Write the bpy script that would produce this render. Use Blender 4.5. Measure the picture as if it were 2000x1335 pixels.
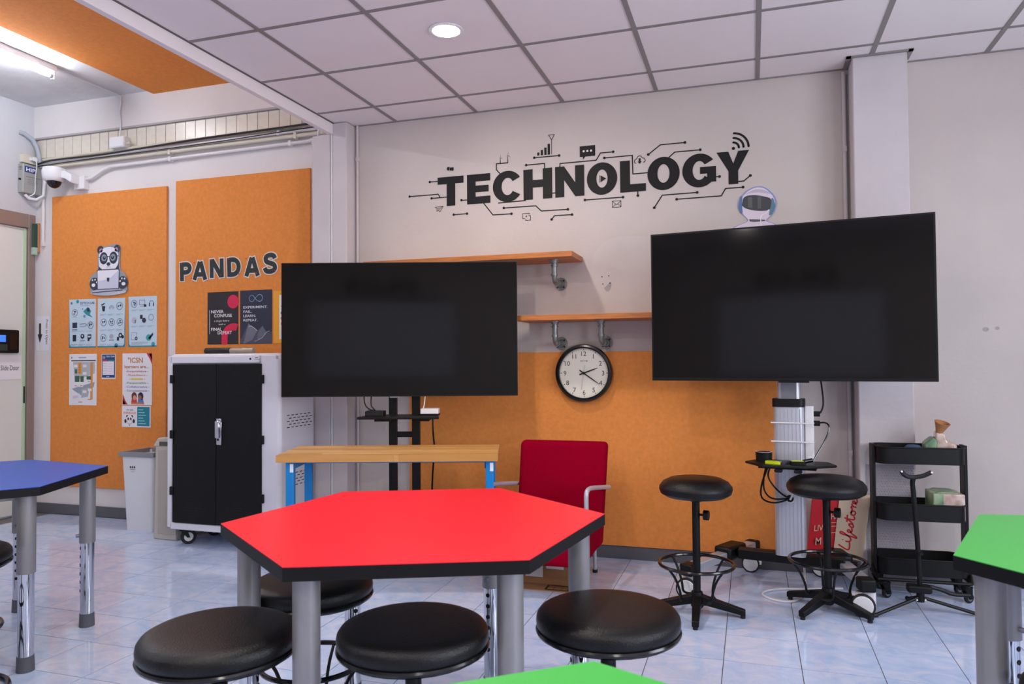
import bpy, math, random
from mathutils import Vector, Matrix
random.seed(7)
PI = math.pi
scn = bpy.context.scene
COL = scn.collection
for o in list(bpy.data.objects):
    bpy.data.objects.remove(o)

# ------------------------------------------------------------------ camera
CAM_POS = Vector((2.3401, -4.6647, 1.2455))
PITCH, YAW, ROLL, FPX = 0.0246, 0.3116, -0.0076, 1449.5
cy, sy, cp, sp, cr, sr = math.cos(YAW), math.sin(YAW), math.cos(PITCH), math.sin(PITCH), math.cos(ROLL), math.sin(ROLL)
FWD = Vector((-sy * cp, cy * cp, sp))
RT0 = Vector((cy, sy, 0.0))
UP0 = RT0.cross(FWD)
RT = RT0 * cr + UP0 * sr
UP = UP0 * cr - RT0 * sr
cd = bpy.data.cameras.new('camera')
cam = bpy.data.objects.new('camera', cd)
COL.objects.link(cam)
cam.matrix_world = Matrix(((RT.x, UP.x, -FWD.x, CAM_POS.x), (RT.y, UP.y, -FWD.y, CAM_POS.y), (RT.z, UP.z, -FWD.z, CAM_POS.z), (0, 0, 0, 1)))
cd.sensor_fit = 'HORIZONTAL'
cd.sensor_width = 36.0
cd.lens = 36.0 * FPX / 2000.0
cd.clip_start = 0.02
cd.dof.use_dof = True
cd.dof.focus_distance = 4.2
cd.dof.aperture_fstop = 5.6
scn.camera = cam

# ------------------------------------------------------------------ world, exposure, daylight through the windows
world = bpy.data.worlds.new('world')
scn.world = world
world.use_nodes = True
world.node_tree.nodes['Background'].inputs[0].default_value = (0.55, 0.70, 1.0, 1)
world.node_tree.nodes['Background'].inputs[1].default_value = 1.0
scn.view_settings.view_transform = 'Standard'
scn.view_settings.look = 'None'
scn.view_settings.gamma = 1.0
scn.view_settings.use_curve_mapping = False
scn.view_settings.exposure = 0.57
LAMP_STRENGTH = 255.0        # ceiling downlights
TUBE_STRENGTH = 100.0         # fluorescent tube
WINDOW_POWER = 40.0         # daylight through each window of the right wall

def window_light(name, loc, sx, sz):
    l = bpy.data.lights.new(name, 'AREA')
    l.shape = 'RECTANGLE'
    l.size, l.size_y = sx, sz
    l.energy = WINDOW_POWER
    l.color = (0.86, 0.90, 1.0)
    o = bpy.data.objects.new(name, l)
    COL.objects.link(o)
    o.location = loc
    o.rotation_euler = (PI / 2, 0, PI / 2)      # shines towards -x
    return o
for wy in (-2.6, -4.8):
    window_light('window_daylight', (5.36, wy, 1.62), 1.5, 1.2)

# ------------------------------------------------------------------ materials
def lin(c):
    out = []
    for v in c:
        v /= 255.0
        out.append(v / 12.92 if v <= 0.04045 else ((v + 0.055) / 1.055) ** 2.4)
    return tuple(out) + (1.0,)

MATS = {}
def mat(name, col, rough=0.5, metal=0.0, var=0.0, vscale=6.0, bump=0.0, bscale=60.0, stretch=None,
        emit=0.0, trans=0.0, alpha=1.0, spec=0.5, coat=0.0, detail=4.0, col2=None, world_pos=False):
    if name in MATS:
        return MATS[name]
    m = bpy.data.materials.new(name)
    m.use_nodes = True
    nt = m.node_tree
    b = nt.nodes['Principled BSDF']
    c = lin(col)
    b.inputs['Base Color'].default_value = c
    b.inputs['Roughness'].default_value = rough
    b.inputs['Metallic'].default_value = metal
    b.inputs['Specular IOR Level'].default_value = spec
    if coat:
        b.inputs['Coat Weight'].default_value = coat
        b.inputs['Coat Roughness'].default_value = 0.1
    if trans:
        b.inputs['Transmission Weight'].default_value = trans
    if alpha < 1:
        b.inputs['Alpha'].default_value = alpha
    if emit:
        b.inputs['Emission Color'].default_value = c
        b.inputs['Emission Strength'].default_value = emit
    vec = None
    if var or bump or col2:
        if world_pos:
            g = nt.nodes.new('ShaderNodeNewGeometry'); vec = g.outputs['Position']
        else:
            t = nt.nodes.new('ShaderNodeTexCoord'); vec = t.outputs['Object']
        if stretch:
            mp = nt.nodes.new('ShaderNodeMapping')
            mp.inputs['Scale'].default_value = stretch
            nt.links.new(vec, mp.inputs['Vector']); vec = mp.outputs['Vector']
    if var or col2:
        n = nt.nodes.new('ShaderNodeTexNoise')
        n.inputs['Scale'].default_value = vscale
        n.inputs['Detail'].default_value = detail
        nt.links.new(vec, n.inputs['Vector'])
        r = nt.nodes.new('ShaderNodeValToRGB')
        r.color_ramp.elements[0].position = 0.3
        r.color_ramp.elements[1].position = 0.7
        if col2:
            r.color_ramp.elements[0].color = lin(col2)
            r.color_ramp.elements[1].color = c
        else:
            r.color_ramp.elements[0].color = tuple(max(0, v * (1 - var)) for v in c[:3]) + (1,)
            r.color_ramp.elements[1].color = tuple(min(1, v * (1 + var)) for v in c[:3]) + (1,)
        nt.links.new(n.outputs['Fac'], r.inputs['Fac'])
        nt.links.new(r.outputs['Color'], b.inputs['Base Color'])
    if bump:
        n2 = nt.nodes.new('ShaderNodeTexNoise')
        n2.inputs['Scale'].default_value = bscale
        n2.inputs['Detail'].default_value = 3.0
        nt.links.new(vec, n2.inputs['Vector'])
        bp = nt.nodes.new('ShaderNodeBump')
        bp.inputs['Strength'].default_value = bump
        bp.inputs['Distance'].default_value = 0.01
        nt.links.new(n2.outputs['Fac'], bp.inputs['Height'])
        nt.links.new(bp.outputs['Normal'], b.inputs['Normal'])
    MATS[name] = m
    return m

M_WALL = mat('wall_paint', (203, 192, 187), 0.7, var=0.05, vscale=1.7, bump=0.10, bscale=45, detail=8)
M_WALLC = mat('wall_paint_left', (206, 205, 209), 0.7, var=0.05, vscale=1.7, bump=0.10, bscale=45, detail=8)
M_WALLL = mat('wall_paint_side', (228, 222, 220), 0.7, var=0.05, vscale=1.7, bump=0.10, bscale=45, detail=8)
M_PILLAR = mat('pillar_paint', (206, 197, 199), 0.62, var=0.05, vscale=3, bump=0.12, bscale=30, detail=8)
M_PANEL = mat('ceiling_board', (240, 230, 230), 0.8, var=0.02, vscale=2, bump=0.05, bscale=200)
M_TEE = mat('ceiling_tee', (140, 133, 132), 0.5)
M_HIGHC = mat('painted_concrete', (214, 214, 216), 0.75, var=0.10, vscale=3.5, bump=0.25, bscale=20, detail=9)
M_ORANGE = mat('orange_felt', (232, 146, 76), 0.95, var=0.06, vscale=40, bump=0.35, bscale=350, spec=0.1)
M_BASEB = mat('baseboard_grey', (92, 92, 98), 0.4, var=0.05)
M_GROUT = mat('grout', (112, 110, 114), 0.8, var=0.1, vscale=20)
M_BLACK = mat('black_metal', (11, 11, 12), 0.45, spec=.28)
M_BLACKG = mat('black_gloss', (14, 14, 16), 0.18)
M_VINYL = mat('black_vinyl', (13, 12, 13), 0.36, bump=0.2, bscale=260, spec=0.34)
M_EDGE = mat('black_edge_band', (12, 11, 12), 0.5, spec=.25)
M_CHROME = mat('chrome', (205, 206, 212), 0.07, 1.0)
M_LEG = mat('silver_leg_paint', (146, 144, 146), 0.40, 0.4)
M_RUBBER = mat('grey_foot', (92, 96, 104), 0.6)
M_TYRE = mat('black_rubber', (20, 20, 21), 0.6)
M_WHITEP = mat('white_plastic', (232, 230, 232), 0.35)
M_CREAM = mat('cream_plastic', (216, 208, 190), 0.45)
M_GREYP = mat('grey_plastic', (140, 142, 146), 0.45)
M_CAB = mat('white_steel', (226, 225, 234), 0.3, coat=0.2)
M_CABDOOR = mat('black_steel', (12, 12, 12), 0.5, bump=0.05, bscale=300, spec=.25)
M_ALU = mat('aluminium', (204, 205, 214), 0.36, 0.55)
M_ALUD = mat('dark_aluminium', (132, 134, 142), 0.4, 0.5)
M_GALV = mat('galvanised_pipe', (140, 142, 140), 0.4, 0.7, var=0.15, vscale=30)
M_RED = mat('red_laminate', (246, 38, 52), 0.33, var=0.03, vscale=60, spec=0.4)
M_BLUE = mat('blue_laminate', (26, 84, 190), 0.36, spec=0.35)
M_GREEN = mat('green_laminate', (72, 184, 78), 0.36, spec=0.35)
M_CRIMSON = mat('crimson_fabric', (146, 2, 34), 0.95, var=0.08, vscale=120, bump=0.3, bscale=400, spec=0.03)
M_CYAN = mat('blue_powder_coat', (0, 128, 200), 0.4)
M_SHELF = mat('oiled_shelf_board', (186, 112, 54), 0.45, var=0.22, vscale=6, stretch=(1.2, 14, 14))
M_SCREEN = mat('tv_glass', (9, 7, 8), 0.08, spec=0.28)
M_PAPER = mat('paper', (236, 234, 240), 0.7)
M_CARDB = mat('cardboard', (160, 116, 78), 0.85, var=0.08, vscale=12)
M_INK = mat('vinyl_black_lettering', (22, 21, 23), 0.6, spec=.3)
M_LENS = mat('lamp_lens', (255, 246, 236), 0.4, emit=LAMP_STRENGTH)
M_TUBE = mat('tube_glass', (240, 246, 255), 0.4, emit=TUBE_STRENGTH)
M_BINP = mat('translucent_plastic', (244, 246, 250), 0.35, alpha=.82)

def make_floor_material():
    m = bpy.data.materials.new('glazed_floor_tile')
    m.use_nodes = True
    nt = m.node_tree
    b = nt.nodes['Principled BSDF']
    g = nt.nodes.new('ShaderNodeNewGeometry')
    oi = nt.nodes.new('ShaderNodeObjectInfo')
    add = nt.nodes.new('ShaderNodeVectorMath'); add.operation = 'MULTIPLY_ADD'
    cmb = nt.nodes.new('ShaderNodeCombineXYZ')
    nt.links.new(oi.outputs['Random'], cmb.inputs[2])
    add.inputs[1].default_value = (1.0, 1.35, 1.0)
    nt.links.new(g.outputs['Position'], add.inputs[0])
    sc = nt.nodes.new('ShaderNodeVectorMath'); sc.operation = 'SCALE'; sc.inputs['Scale'].default_value = 9.0
    nt.links.new(cmb.outputs[0], sc.inputs[0])
    nt.links.new(sc.outputs[0], add.inputs[2])
    n = nt.nodes.new('ShaderNodeTexNoise')
    n.inputs['Scale'].default_value = 7.0; n.inputs['Detail'].default_value = 8.0
    n.inputs['Roughness'].default_value = 0.65; n.inputs['Distortion'].default_value = 1.2
    nt.links.new(add.outputs[0], n.inputs['Vector'])
    r = nt.nodes.new('ShaderNodeValToRGB')
    r.color_ramp.elements[0].position = 0.33; r.color_ramp.elements[0].color = lin((178, 203, 242))
    r.color_ramp.elements[1].position = 0.66; r.color_ramp.elements[1].color = lin((216, 223, 246))
    e = r.color_ramp.elements.new(0.5); e.color = lin((198, 214, 245))
    nt.links.new(n.outputs['Fac'], r.inputs['Fac'])
    nt.links.new(r.outputs['Color'], b.inputs['Base Color'])
    b.inputs['Roughness'].default_value = 0.08
    b.inputs['Specular IOR Level'].default_value = 0.5
    n2 = nt.nodes.new('ShaderNodeTexNoise'); n2.inputs['Scale'].default_value = 9.0; n2.inputs['Detail'].default_value = 2.0
    nt.links.new(g.outputs['Position'], n2.inputs['Vector'])
    bp = nt.nodes.new('ShaderNodeBump'); bp.inputs['Strength'].default_value = 0.06; bp.inputs['Distance'].default_value = 0.01
    nt.links.new(n2.outputs['Fac'], bp.inputs['Height'])
    nt.links.new(bp.outputs['Normal'], b.inputs['Normal'])
    return m
M_TILE = make_floor_material()

def make_wood_material(name, c1, c2, c3, plank):
    m = bpy.data.materials.new(name)
    m.use_nodes = True
    nt = m.node_tree
    b = nt.nodes['Principled BSDF']
    t = nt.nodes.new('ShaderNodeTexCoord')
    oi = nt.nodes.new('ShaderNodeObjectInfo')
    mp = nt.nodes.new('ShaderNodeMapping'); mp.inputs['Scale'].default_value = (1.6, 22, 22)
    nt.links.new(t.outputs['Object'], mp.inputs['Vector'])
    n = nt.nodes.new('ShaderNodeTexNoise'); n.inputs['Scale'].default_value = 3.0; n.inputs['Detail'].default_value = 6.0
    nt.links.new(mp.outputs[0], n.inputs['Vector'])
    r = nt.nodes.new('ShaderNodeValToRGB')
    r.color_ramp.elements[0].position = 0.3; r.color_ramp.elements[0].color = lin(c1)
    r.color_ramp.elements[1].position = 0.7; r.color_ramp.elements[1].color = lin(c2)
    nt.links.new(n.outputs['Fac'], r.inputs['Fac'])
    mx = nt.nodes.new('ShaderNodeMix'); mx.data_type = 'RGBA'; mx.blend_type = 'MIX'
    ml = nt.nodes.new('ShaderNodeMath'); ml.operation = 'MULTIPLY'; ml.inputs[1].default_value = 0.95
    nt.links.new(oi.outputs['Random'], ml.inputs[0])
    nt.links.new(ml.outputs[0], mx.inputs[0])
    nt.links.new(r.outputs['Color'], mx.inputs[6])
    mx.inputs[7].default_value = lin(c3)
    nt.links.new(mx.outputs[2], b.inputs['Base Color'])
    b.inputs['Roughness'].default_value = 0.38
    return m
M_BUTCHER = make_wood_material('butcher_block', (212, 160, 92), (236, 192, 126), (192, 132, 66), True)

def colmat(c, rough=0.65):
    return mat('print_%02x%02x%02x' % tuple(c), c, rough)

# ------------------------------------------------------------------ mesh helpers
class MB:
    def __init__(self):
        self.v, self.f, self.m = [], [], []
    def add(self, vs, fs, mi=0):
        o = len(self.v)
        self.v += [tuple(p) for p in vs]
        for f in fs:
            self.f.append(tuple(i + o for i in f)); self.m.append(mi)
        return self
    def box(self, x0, x1, y0, y1, z0, z1, mi=0):
        v = [(x, y, z) for z in (z0, z1) for y in (y0, y1) for x in (x0, x1)]
        return self.add(v, [(0, 2, 3, 1), (4, 5, 7, 6), (0, 1, 5, 4), (2, 6, 7, 3), (0, 4, 6, 2), (1, 3, 7, 5)], mi)
    def prism(self, poly, z0, z1, mi=0, axis='z'):
        n = len(poly)
        if axis == 'z':
            v = [(x, y, z0) for x, y in poly] + [(x, y, z1) for x, y in poly]
        elif axis == 'y':
            v = [(x, z0, y) for x, y in poly] + [(x, z1, y) for x, y in poly]
        else:
            v = [(z0, x, y) for x, y in poly] + [(z1, x, y) for x, y in poly]
        f = [tuple(range(n - 1, -1, -1)), tuple(range(n, 2 * n))]
        f += [(i, (i + 1) % n, n + (i + 1) % n, n + i) for i in range(n)]
        return self.add(v, f, mi)
    def rbox(self, x0, x1, y0, y1, z0, z1, r, seg=4, mi=0, axis='z'):
        """box with rounded edges along one axis"""
        if axis == 'z': a0, a1, b0, b1, c0, c1 = x0, x1, y0, y1, z0, z1
        elif axis == 'y': a0, a1, b0, b1, c0, c1 = x0, x1, z0, z1, y0, y1
        else: a0, a1, b0, b1, c0, c1 = y0, y1, z0, z1, x0, x1
        poly = rrect(a0, a1, b0, b1, r, seg)
        return self.prism(poly, c0, c1, mi, axis)
    def cyl(self, p0, p1, r0, r1=None, n=16, mi=0, caps=True):
        p0, p1 = Vector(p0), Vector(p1)
        r1 = r0 if r1 is None else r1
        d = (p1 - p0).normalized()
        a = d.orthogonal().normalized(); b = d.cross(a)
        v = []
        for p, r in ((p0, r0), (p1, r1)):
            for i in range(n):
                t = 2 * PI * i / n
                v.append(p + a * (r * math.cos(t)) + b * (r * math.sin(t)))
        f = [(i, (i + 1) % n, n + (i + 1) % n, n + i) for i in range(n)]
        if caps:
            f += [tuple(range(n - 1, -1, -1)), tuple(range(n, 2 * n))]
        return self.add(v, f, mi)
    def tube(self, pts, r, n=8, closed=False, mi=0, smooth=0):
        pts = [Vector(p) for p in pts]
        for _ in range(smooth):
            q = []
            N = len(pts)
            rng = range(N) if closed else range(N - 1)
            if not closed: q.append(pts[0])
            for i in rng:
                a, b = pts[i], pts[(i + 1) % N]
                q += [a * .75 + b * .25, a * .25 + b * .75]
            if not closed: q.append(pts[-1])
            pts = q
        N = len(pts)
        up = None
        v = []
        for i, p in enumerate(pts):
            if closed: d = pts[(i + 1) % N] - pts[i - 1]
            else: d = pts[min(i + 1, N - 1)] - pts[max(i - 1, 0)]
            d.normalize()
            if up is None: up = d.orthogonal().normalized()
            up = (up - d * up.dot(d)).normalized()
            s = d.cross(up)
            for k in range(n):
                t = 2 * PI * k / n
                v.append(p + up * (r * math.cos(t)) + s * (r * math.sin(t)))
        f = []
        for i in range(N if closed else N - 1):
            j = (i + 1) % N
            for k in range(n):
                f.append((i * n + k, i * n + (k + 1) % n, j * n + (k + 1) % n, j * n + k))
        if not closed:
            f += [tuple(range(n - 1, -1, -1)), tuple(range((N - 1) * n, N * n))]
        return self.add(v, f, mi)
    def lathe(self, prof, n=40, c=(0, 0, 0), mi=0, axis='z'):
        """profile of (radius, height); closed where radius is 0"""
        v, rings = [], []
        for r, z in prof:
            if r < 1e-6:
                rings.append([len(v)]); v.append((0, 0, z))
            else:
                rings.append(list(range(len(v), len(v) + n)))
                v += [(r * math.cos(2 * PI * i / n), r * math.sin(2 * PI * i / n), z) for i in range(n)]
        f = []
        for a, b in zip(rings, rings[1:]):
            for i in range(n):
                j = (i + 1) % n
                if len(a) == 1 and len(b) == 1: continue
                if len(a) == 1: f.append((a[0], b[j], b[i]))
                elif len(b) == 1: f.append((a[i], a[j], b[0]))
                else: f.append((a[i], a[j], b[j], b[i]))
        if axis == 'y': v = [(x, -z, y) for x, y, z in v]
        elif axis == 'x': v = [(z, x, y) for x, y, z in v]
        return self.add([(p[0] + c[0], p[1] + c[1], p[2] + c[2]) for p in v], f, mi)
    def ring(self, R, r, z, n=48, k=8, c=(0, 0), mi=0):
        return self.tube([(c[0] + R * math.cos(2 * PI * i / n), c[1] + R * math.sin(2 * PI * i / n), z) for i in range(n)], r, k, True, mi)
    def mesh(self, name, mats):
        me = bpy.data.meshes.new(name)
        me.from_pydata(self.v, [], self.f)
        for m in (mats if isinstance(mats, (list, tuple)) else [mats]):
            me.materials.append(m)
        for p, mi in zip(me.polygons, self.m):
            p.material_index = mi
            p.use_smooth = True
        me.validate()
        me.update()
        me.set_sharp_from_angle(angle=math.radians(38))
        return me
    def build(self, name, mats, parent=None, bevel=0.0, seg=2):
        o = bpy.data.objects.new(name, self.mesh(name, mats))
        COL.objects.link(o)
        if parent: o.parent = parent
        if bevel:
            b = o.modifiers.new('bevel', 'BEVEL')
            b.width = bevel; b.segments = seg; b.limit_method = 'ANGLE'; b.angle_limit = math.radians(40)
        return o

def rrect(a0, a1, b0, b1, r, seg=4):
    pts = []
    for (cx, cyy, s) in ((a1 - r, b0 + r, -PI / 2), (a1 - r, b1 - r, 0), (a0 + r, b1 - r, PI / 2), (a0 + r, b0 + r, PI)):
        for i in range(seg + 1):
            t = s + PI / 2 * i / seg
            pts.append((cx + r * math.cos(t), cyy + r * math.sin(t)))
    return pts

def tag(o, label=None, cat=None, group=None, kind=None):
    if label: o['label'] = label
    if cat: o['category'] = cat
    if group: o['group'] = group
    if kind: o['kind'] = kind
    return o
def thing(name, label, cat, loc=(0, 0, 0), rz=0.0, group=None, rx=0.0):
    o = bpy.data.objects.new(name, None)
    o.empty_display_size = 0.1
    COL.objects.link(o)
    o.location = loc
    o.rotation_euler = (rx, 0, rz)
    return tag(o, label, cat, group)
def dup(root, loc, rz, label):
    r = root.copy(); COL.objects.link(r)
    r.location = loc; r.rotation_euler = (0, 0, rz); r['label'] = label
    for ch in list(root.children):
        c = ch.copy(); COL.objects.link(c); c.parent = r
        for g in list(ch.children):
            d = g.copy(); COL.objects.link(d); d.parent = c
    return r
def struct(o):
    o['kind'] = 'structure'
    return o

# ------------------------------------------------------------------ text as flat polygons
TXT = {}
def text_polys(s, bold=0.0, shear=0.0):
    key = (s, bold, shear)
    if key not in TXT:
        cu = bpy.data.curves.new('lettering', 'FONT')
        cu.body = s; cu.size = 1.0; cu.offset = bold; cu.shear = shear
        cu.resolution_u = 3
        ob = bpy.data.objects.new('lettering', cu)
        COL.objects.link(ob)
        dg = bpy.context.evaluated_depsgraph_get()
        me = bpy.data.meshes.new_from_object(ob.evaluated_get(dg))
        TXT[key] = ([(v.co.x, v.co.y) for v in me.vertices], [tuple(p.vertices) for p in me.polygons])
        bpy.data.objects.remove(ob); bpy.data.curves.remove(cu); bpy.data.meshes.remove(me)
    return TXT[key]

class Flat:
    """flat print in the local x-z plane, facing -y; later layers lie nearer the viewer"""
    def __init__(self, eps=0.0004):
        self.mb, self.mats, self.layer, self.eps = MB(), [], 1, eps
    def mi(self, c):
        m = c if isinstance(c, bpy.types.Material) else colmat(c)
        if m not in self.mats: self.mats.append(m)
        return self.mats.index(m)
    def up(self):
        self.layer += 1; return self
    def poly(self, pts, c):
        y = -self.layer * self.eps
        self.mb.add([(u, y, v) for u, v in pts], [tuple(range(len(pts)))], self.mi(c)); return self
    def rect(self, u0, v0, u1, v1, c):
        return self.poly([(u0, v0), (u1, v0), (u1, v1), (u0, v1)], c)
    def disc(self, u, v, r, c, ry=None, n=20):
        ry = r if ry is None else ry
        return self.poly([(u + r * math.cos(2 * PI * i / n), v + ry * math.sin(2 * PI * i / n)) for i in range(n)], c)
    def arc(self, u, v, r, w, a0, a1, c, n=20, ry=None):
        ry = r if ry is None else ry
        y = -self.layer * self.eps
        vs, fs = [], []
        for i in range(n + 1):
            t = math.radians(a0 + (a1 - a0) * i / n)
            vs += [(u + (r - w / 2) * math.cos(t), y, v + (ry - w / 2) * math.sin(t)), (u + (r + w / 2) * math.cos(t), y, v + (ry + w / 2) * math.sin(t))]
        fs = [(2 * i, 2 * i + 1, 2 * i + 3, 2 * i + 2) for i in range(n)]
        self.mb.add(vs, fs, self.mi(c)); return self
    def line(self, pts, w, c, closed=False):
        pts = [Vector((p[0], p[1])) for p in pts]
        N = len(pts)
        y = -self.layer * self.eps
        vs = []
        for i in range(N):
            if closed: a, b = pts[i - 1], pts[(i + 1) % N]
            else: a, b = pts[max(i - 1, 0)], pts[min(i + 1, N - 1)]
            d1 = (pts[i] - a); d2 = (b - pts[i])
            if d1.length < 1e-9: d1 = d2
            if d2.length < 1e-9: d2 = d1
            d1 = d1.normalized(); d2 = d2.normalized()
            t = (d1 + d2)
            t = t.normalized() if t.length > 1e-6 else d1
            nrm = Vector((-t.y, t.x))
            k = max(0.45, nrm.dot(Vector((-d1.y, d1.x))))
            nrm = nrm * (w / 2 / k)
            vs += [(pts[i].x + nrm.x, y, pts[i].y + nrm.y), (pts[i].x - nrm.x, y, pts[i].y - nrm.y)]
        fs = []
        for i in range(N if closed else N - 1):
            j = (i + 1) % N
            fs.append((2 * i, 2 * i + 1, 2 * j + 1, 2 * j))
        self.mb.add(vs, fs, self.mi(c)); return self
    def text(self, s, u, v, size, c, bold=0.0, align='l', sx=1.0, shear=0.0, rot=0.0):
        vs, fs = text_polys(s, bold, shear)
        if not vs: return self
        x0 = min(p[0] for p in vs); x1 = max(p[0] for p in vs)
        off = {'l': x0, 'c': (x0 + x1) / 2, 'r': x1}[align]
        y = -self.layer * self.eps
        ca, sa = math.cos(rot), math.sin(rot)
        out = []
        for a, b in vs:
            a = (a - off) * size * sx; b = b * size
            out.append((u + a * ca - b * sa, y, v + a * sa + b * ca))
        self.mb.add(out, fs, self.mi(c)); return self
    def textfit(self, s, u0, u1, v, h, c, bold=0.0, shear=0.0):
        """text stretched to run from u0 to u1 with cap height h"""
        vs, fs = text_polys(s, bold, shear)
        x0 = min(p[0] for p in vs); x1 = max(p[0] for p in vs)
        size = h / 0.73
        return self.text(s, u0, v, size, c, bold, 'l', (u1 - u0) / ((x1 - x0) * size), shear)
    def lines(self, u0, u1, v, n, dv, c, w=0.0025):
        for i in range(n):
            e = u1 - (u1 - u0) * (0.35 if i == n - 1 and n > 1 else 0.0)
            self.rect(u0, v - i * dv - w, e, v - i * dv, c)
        return self
    def build(self, name, parent):
        o = self.mb.build(name, self.mats, parent)
        for p in o.data.polygons: p.use_smooth = False
        return o

def smooth2(pts, it=3):
    for _ in range(it):
        q = [pts[0]]
        for a, b in zip(pts, pts[1:]):
            q += [(a[0] * .75 + b[0] * .25, a[1] * .75 + b[1] * .25), (a[0] * .25 + b[0] * .75, a[1] * .25 + b[1] * .75)]
        q.append(pts[-1]); pts = q
    return pts

# ================================================================== the setting
XL, XR, YF, HC, HH = -3.425, 5.4, -7.2, 2.918, 3.42
EDGE = -0.44                                   # left edge of the dropped ceiling
YB = 0.08                                      # back wall in the left bay lies a little deeper

# --- floor: grout bed + glazed tiles
fl = struct(MB().box(XL - .1, XR + .1, YF - .1, .2, -.12, -.003).build('floor', M_GROUT))
T = 0.3022
tile_mesh = MB().box(-T / 2 + .0018, T / 2 - .0018, -T / 2 + .0018, T / 2 - .0018, -.006, 0).mesh('tile', M_TILE)
cells = []
for i in range(-19, 11):
    for j in range(-4, 22):
        x = 2.2127 + (i + .5) * T
        y = -.8455 - (j - .5) * T
        if x - T / 2 < XL - .05 or x + T / 2 > XR + .1 or y + T / 2 > .20 or y - T / 2 < YF: continue
        d = Vector((x, y, 0)) - CAM_POS
        z = d.dot(FWD)
        vis = 0.0
        if z > .2:
            u, v = d.dot(RT) / z * FPX, d.dot(UP) / z * FPX
            if abs(u) < 1120 and abs(v) < 800: vis = 1 / z ** 3
        cells.append((vis, x, y))
cells.sort(reverse=True)
rest = MB()
for k, (vis, x, y) in enumerate(cells):
    if k < 300 and vis > 0:
        o = bpy.data.objects.new('tile', tile_mesh)
        COL.objects.link(o); o.parent = fl; o.location = (x, y, 0)
    else:
        h = T / 2 - .0013
        rest.box(x - h, x + h, y - h, y + h, -.006, 0)
tag(rest.build('floor_tiles', M_TILE, fl), kind='stuff')

# --- walls
wb = struct(MB().box(-.33, XR + .1, 0, .2, -.05, HC + .4).build('wall_back', M_WALL))
wl = MB().box(XL - .1, -.33, YB, .28, -.05, HH + .1)
wbl = struct(wl.build('wall_back_left', M_WALLL))
m = MB()                                       # left wall with the door opening
D0, D1, DT = -1.03, .0, 2.41
m.box(XL - .14, XL, D1, .28, -.05, HH + .1)
m.box(XL - .14, XL, YF, D0, -.05, HH + .1)
m.box(XL - .14, XL, D0, D1, DT, HH + .1)
wleft = struct(m.build('wall_left', M_WALLC))
wf = struct(MB().box(XL - .14, XR + .1, YF - .15, YF, -.05, HH + .1).build('wall_front', M_WALL))
m = MB()                                       # right wall with two windows
m.box(XR, XR + .15, YF, 0.2, -.05, 1.0)
m.box(XR, XR + .15, YF, 0.2, 2.24, HH)
m.box(XR, XR + .15, YF, -5.6, 1.0, 2.24)
m.box(XR, XR + .15, -4.0, -3.4, 1.0, 2.24)
m.box(XR, XR + .15, -1.8, 0.2, 1.0, 2.24)
struct(m.build('wall_right', M_WALL))
for k, (y0, y1) in enumerate(((-3.4, -1.8), (-5.6, -4.0))):
    w = thing('window_%d' % (k + 1), None, None, (XR + .07, (y0 + y1) / 2, 1.0)); struct(w)
    h = (y1 - y0) / 2
    f = MB(); f.box(-.03, .03, -h, h, 0, .05).box(-.03, .03, -h, h, 1.19, 1.24).box(-.03, .03, -h, -h + .05, .05, 1.19).box(-.03, .03, h - .05, h, .05, 1.19).box(-.02, .02, -.02, .02, .05, 1.19)
    f.build('window_frame', M_ALU, w)
    for s in (-1, 1):
        MB().box(-.004, .004, min(s * .02, s * (h - .05)), max(s * .02, s * (h - .05)), .05, 1.19).build('pane', mat('window_glass', (240, 246, 250), 0.02, trans=1.0), w)

# --- upper ceiling of the left bay, with its orange board
struct(MB().box(XL - .14, EDGE + .04, YF, .28, HH, HH + .12).build('ceiling_upper', M_HIGHC))
ob = MB().box(-2.17, EDGE + .03, -4.2, YB - .005, HH - .03, HH - .002).build('ceiling_board', M_ORANGE)
tag(ob, 'long orange felt board fixed to the high ceiling', 'board')
struct(MB().box(EDGE + .012, EDGE + .05, YF, -.13, HC + .03, HH + .05).build('wall_bulkhead', M_WALLL))
struct(MB().box(EDGE - .035, EDGE + .005, YF, -.10, 2.842, HC + .03).build('trim_1', M_PANEL, bevel=.003))

# --- dropped ceiling: panels in a tee grid
cb = struct(MB().box(EDGE, XR + .1, YF - .1, .1, HC + .03, HC + .06).build('ceiling', M_PANEL))
xs = [EDGE + .006] + [i * .6 for i in range(0, 9)] + [XR]
ys = [0.0] + [-(.3243 + j * .6) for j in range(0, 12)] + [YF]
for a, b in zip(xs, xs[1:]):
    for c, d in zip(ys, ys[1:]):
        MB().box(a + .003, b - .003, d + .003, c - .003, HC + .004, HC + .016).build('ceiling_panel', M_PANEL, cb)
for x in xs[1:-1]:
    MB().box(x - .0125, x + .0125, YF, 0, HC, HC + .0045).build('grid_tee', M_TEE, cb)
for y in ys[1:-1]:
    MB().box(EDGE + .006, XR, y - .0115, y + .0115, HC + .0008, HC + .0042).build('grid_cross_tee', M_TEE, cb)
MB().box(-.325, 2.9, -.012, -.0005, HC - .002, HC + .004).build('wall_angle', M_TEE, cb)
MB().box(3.18, XR, -.012, -.0005, HC - .002, HC + .004).build('wall_angle', M_TEE, cb)
MB().box(EDGE + .002, EDGE + .012, YF, -.10, HC - .003, HC + .004).build('wall_angle', mat('shadow_gap', (96, 90, 90), .6), cb)  # dark strip coloured like the shade in the gap beside the fascia
m = MB().box(2.87, 3.205, -.195, -.172, HC - .004, HC + .003).box(2.87, 2.894, -.195, -.002, HC - .004, HC + .003).box(3.181, 3.205, -.195, -.05, HC - .004, HC + .003)
m.build('wall_angle', M_TEE, cb)

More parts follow.
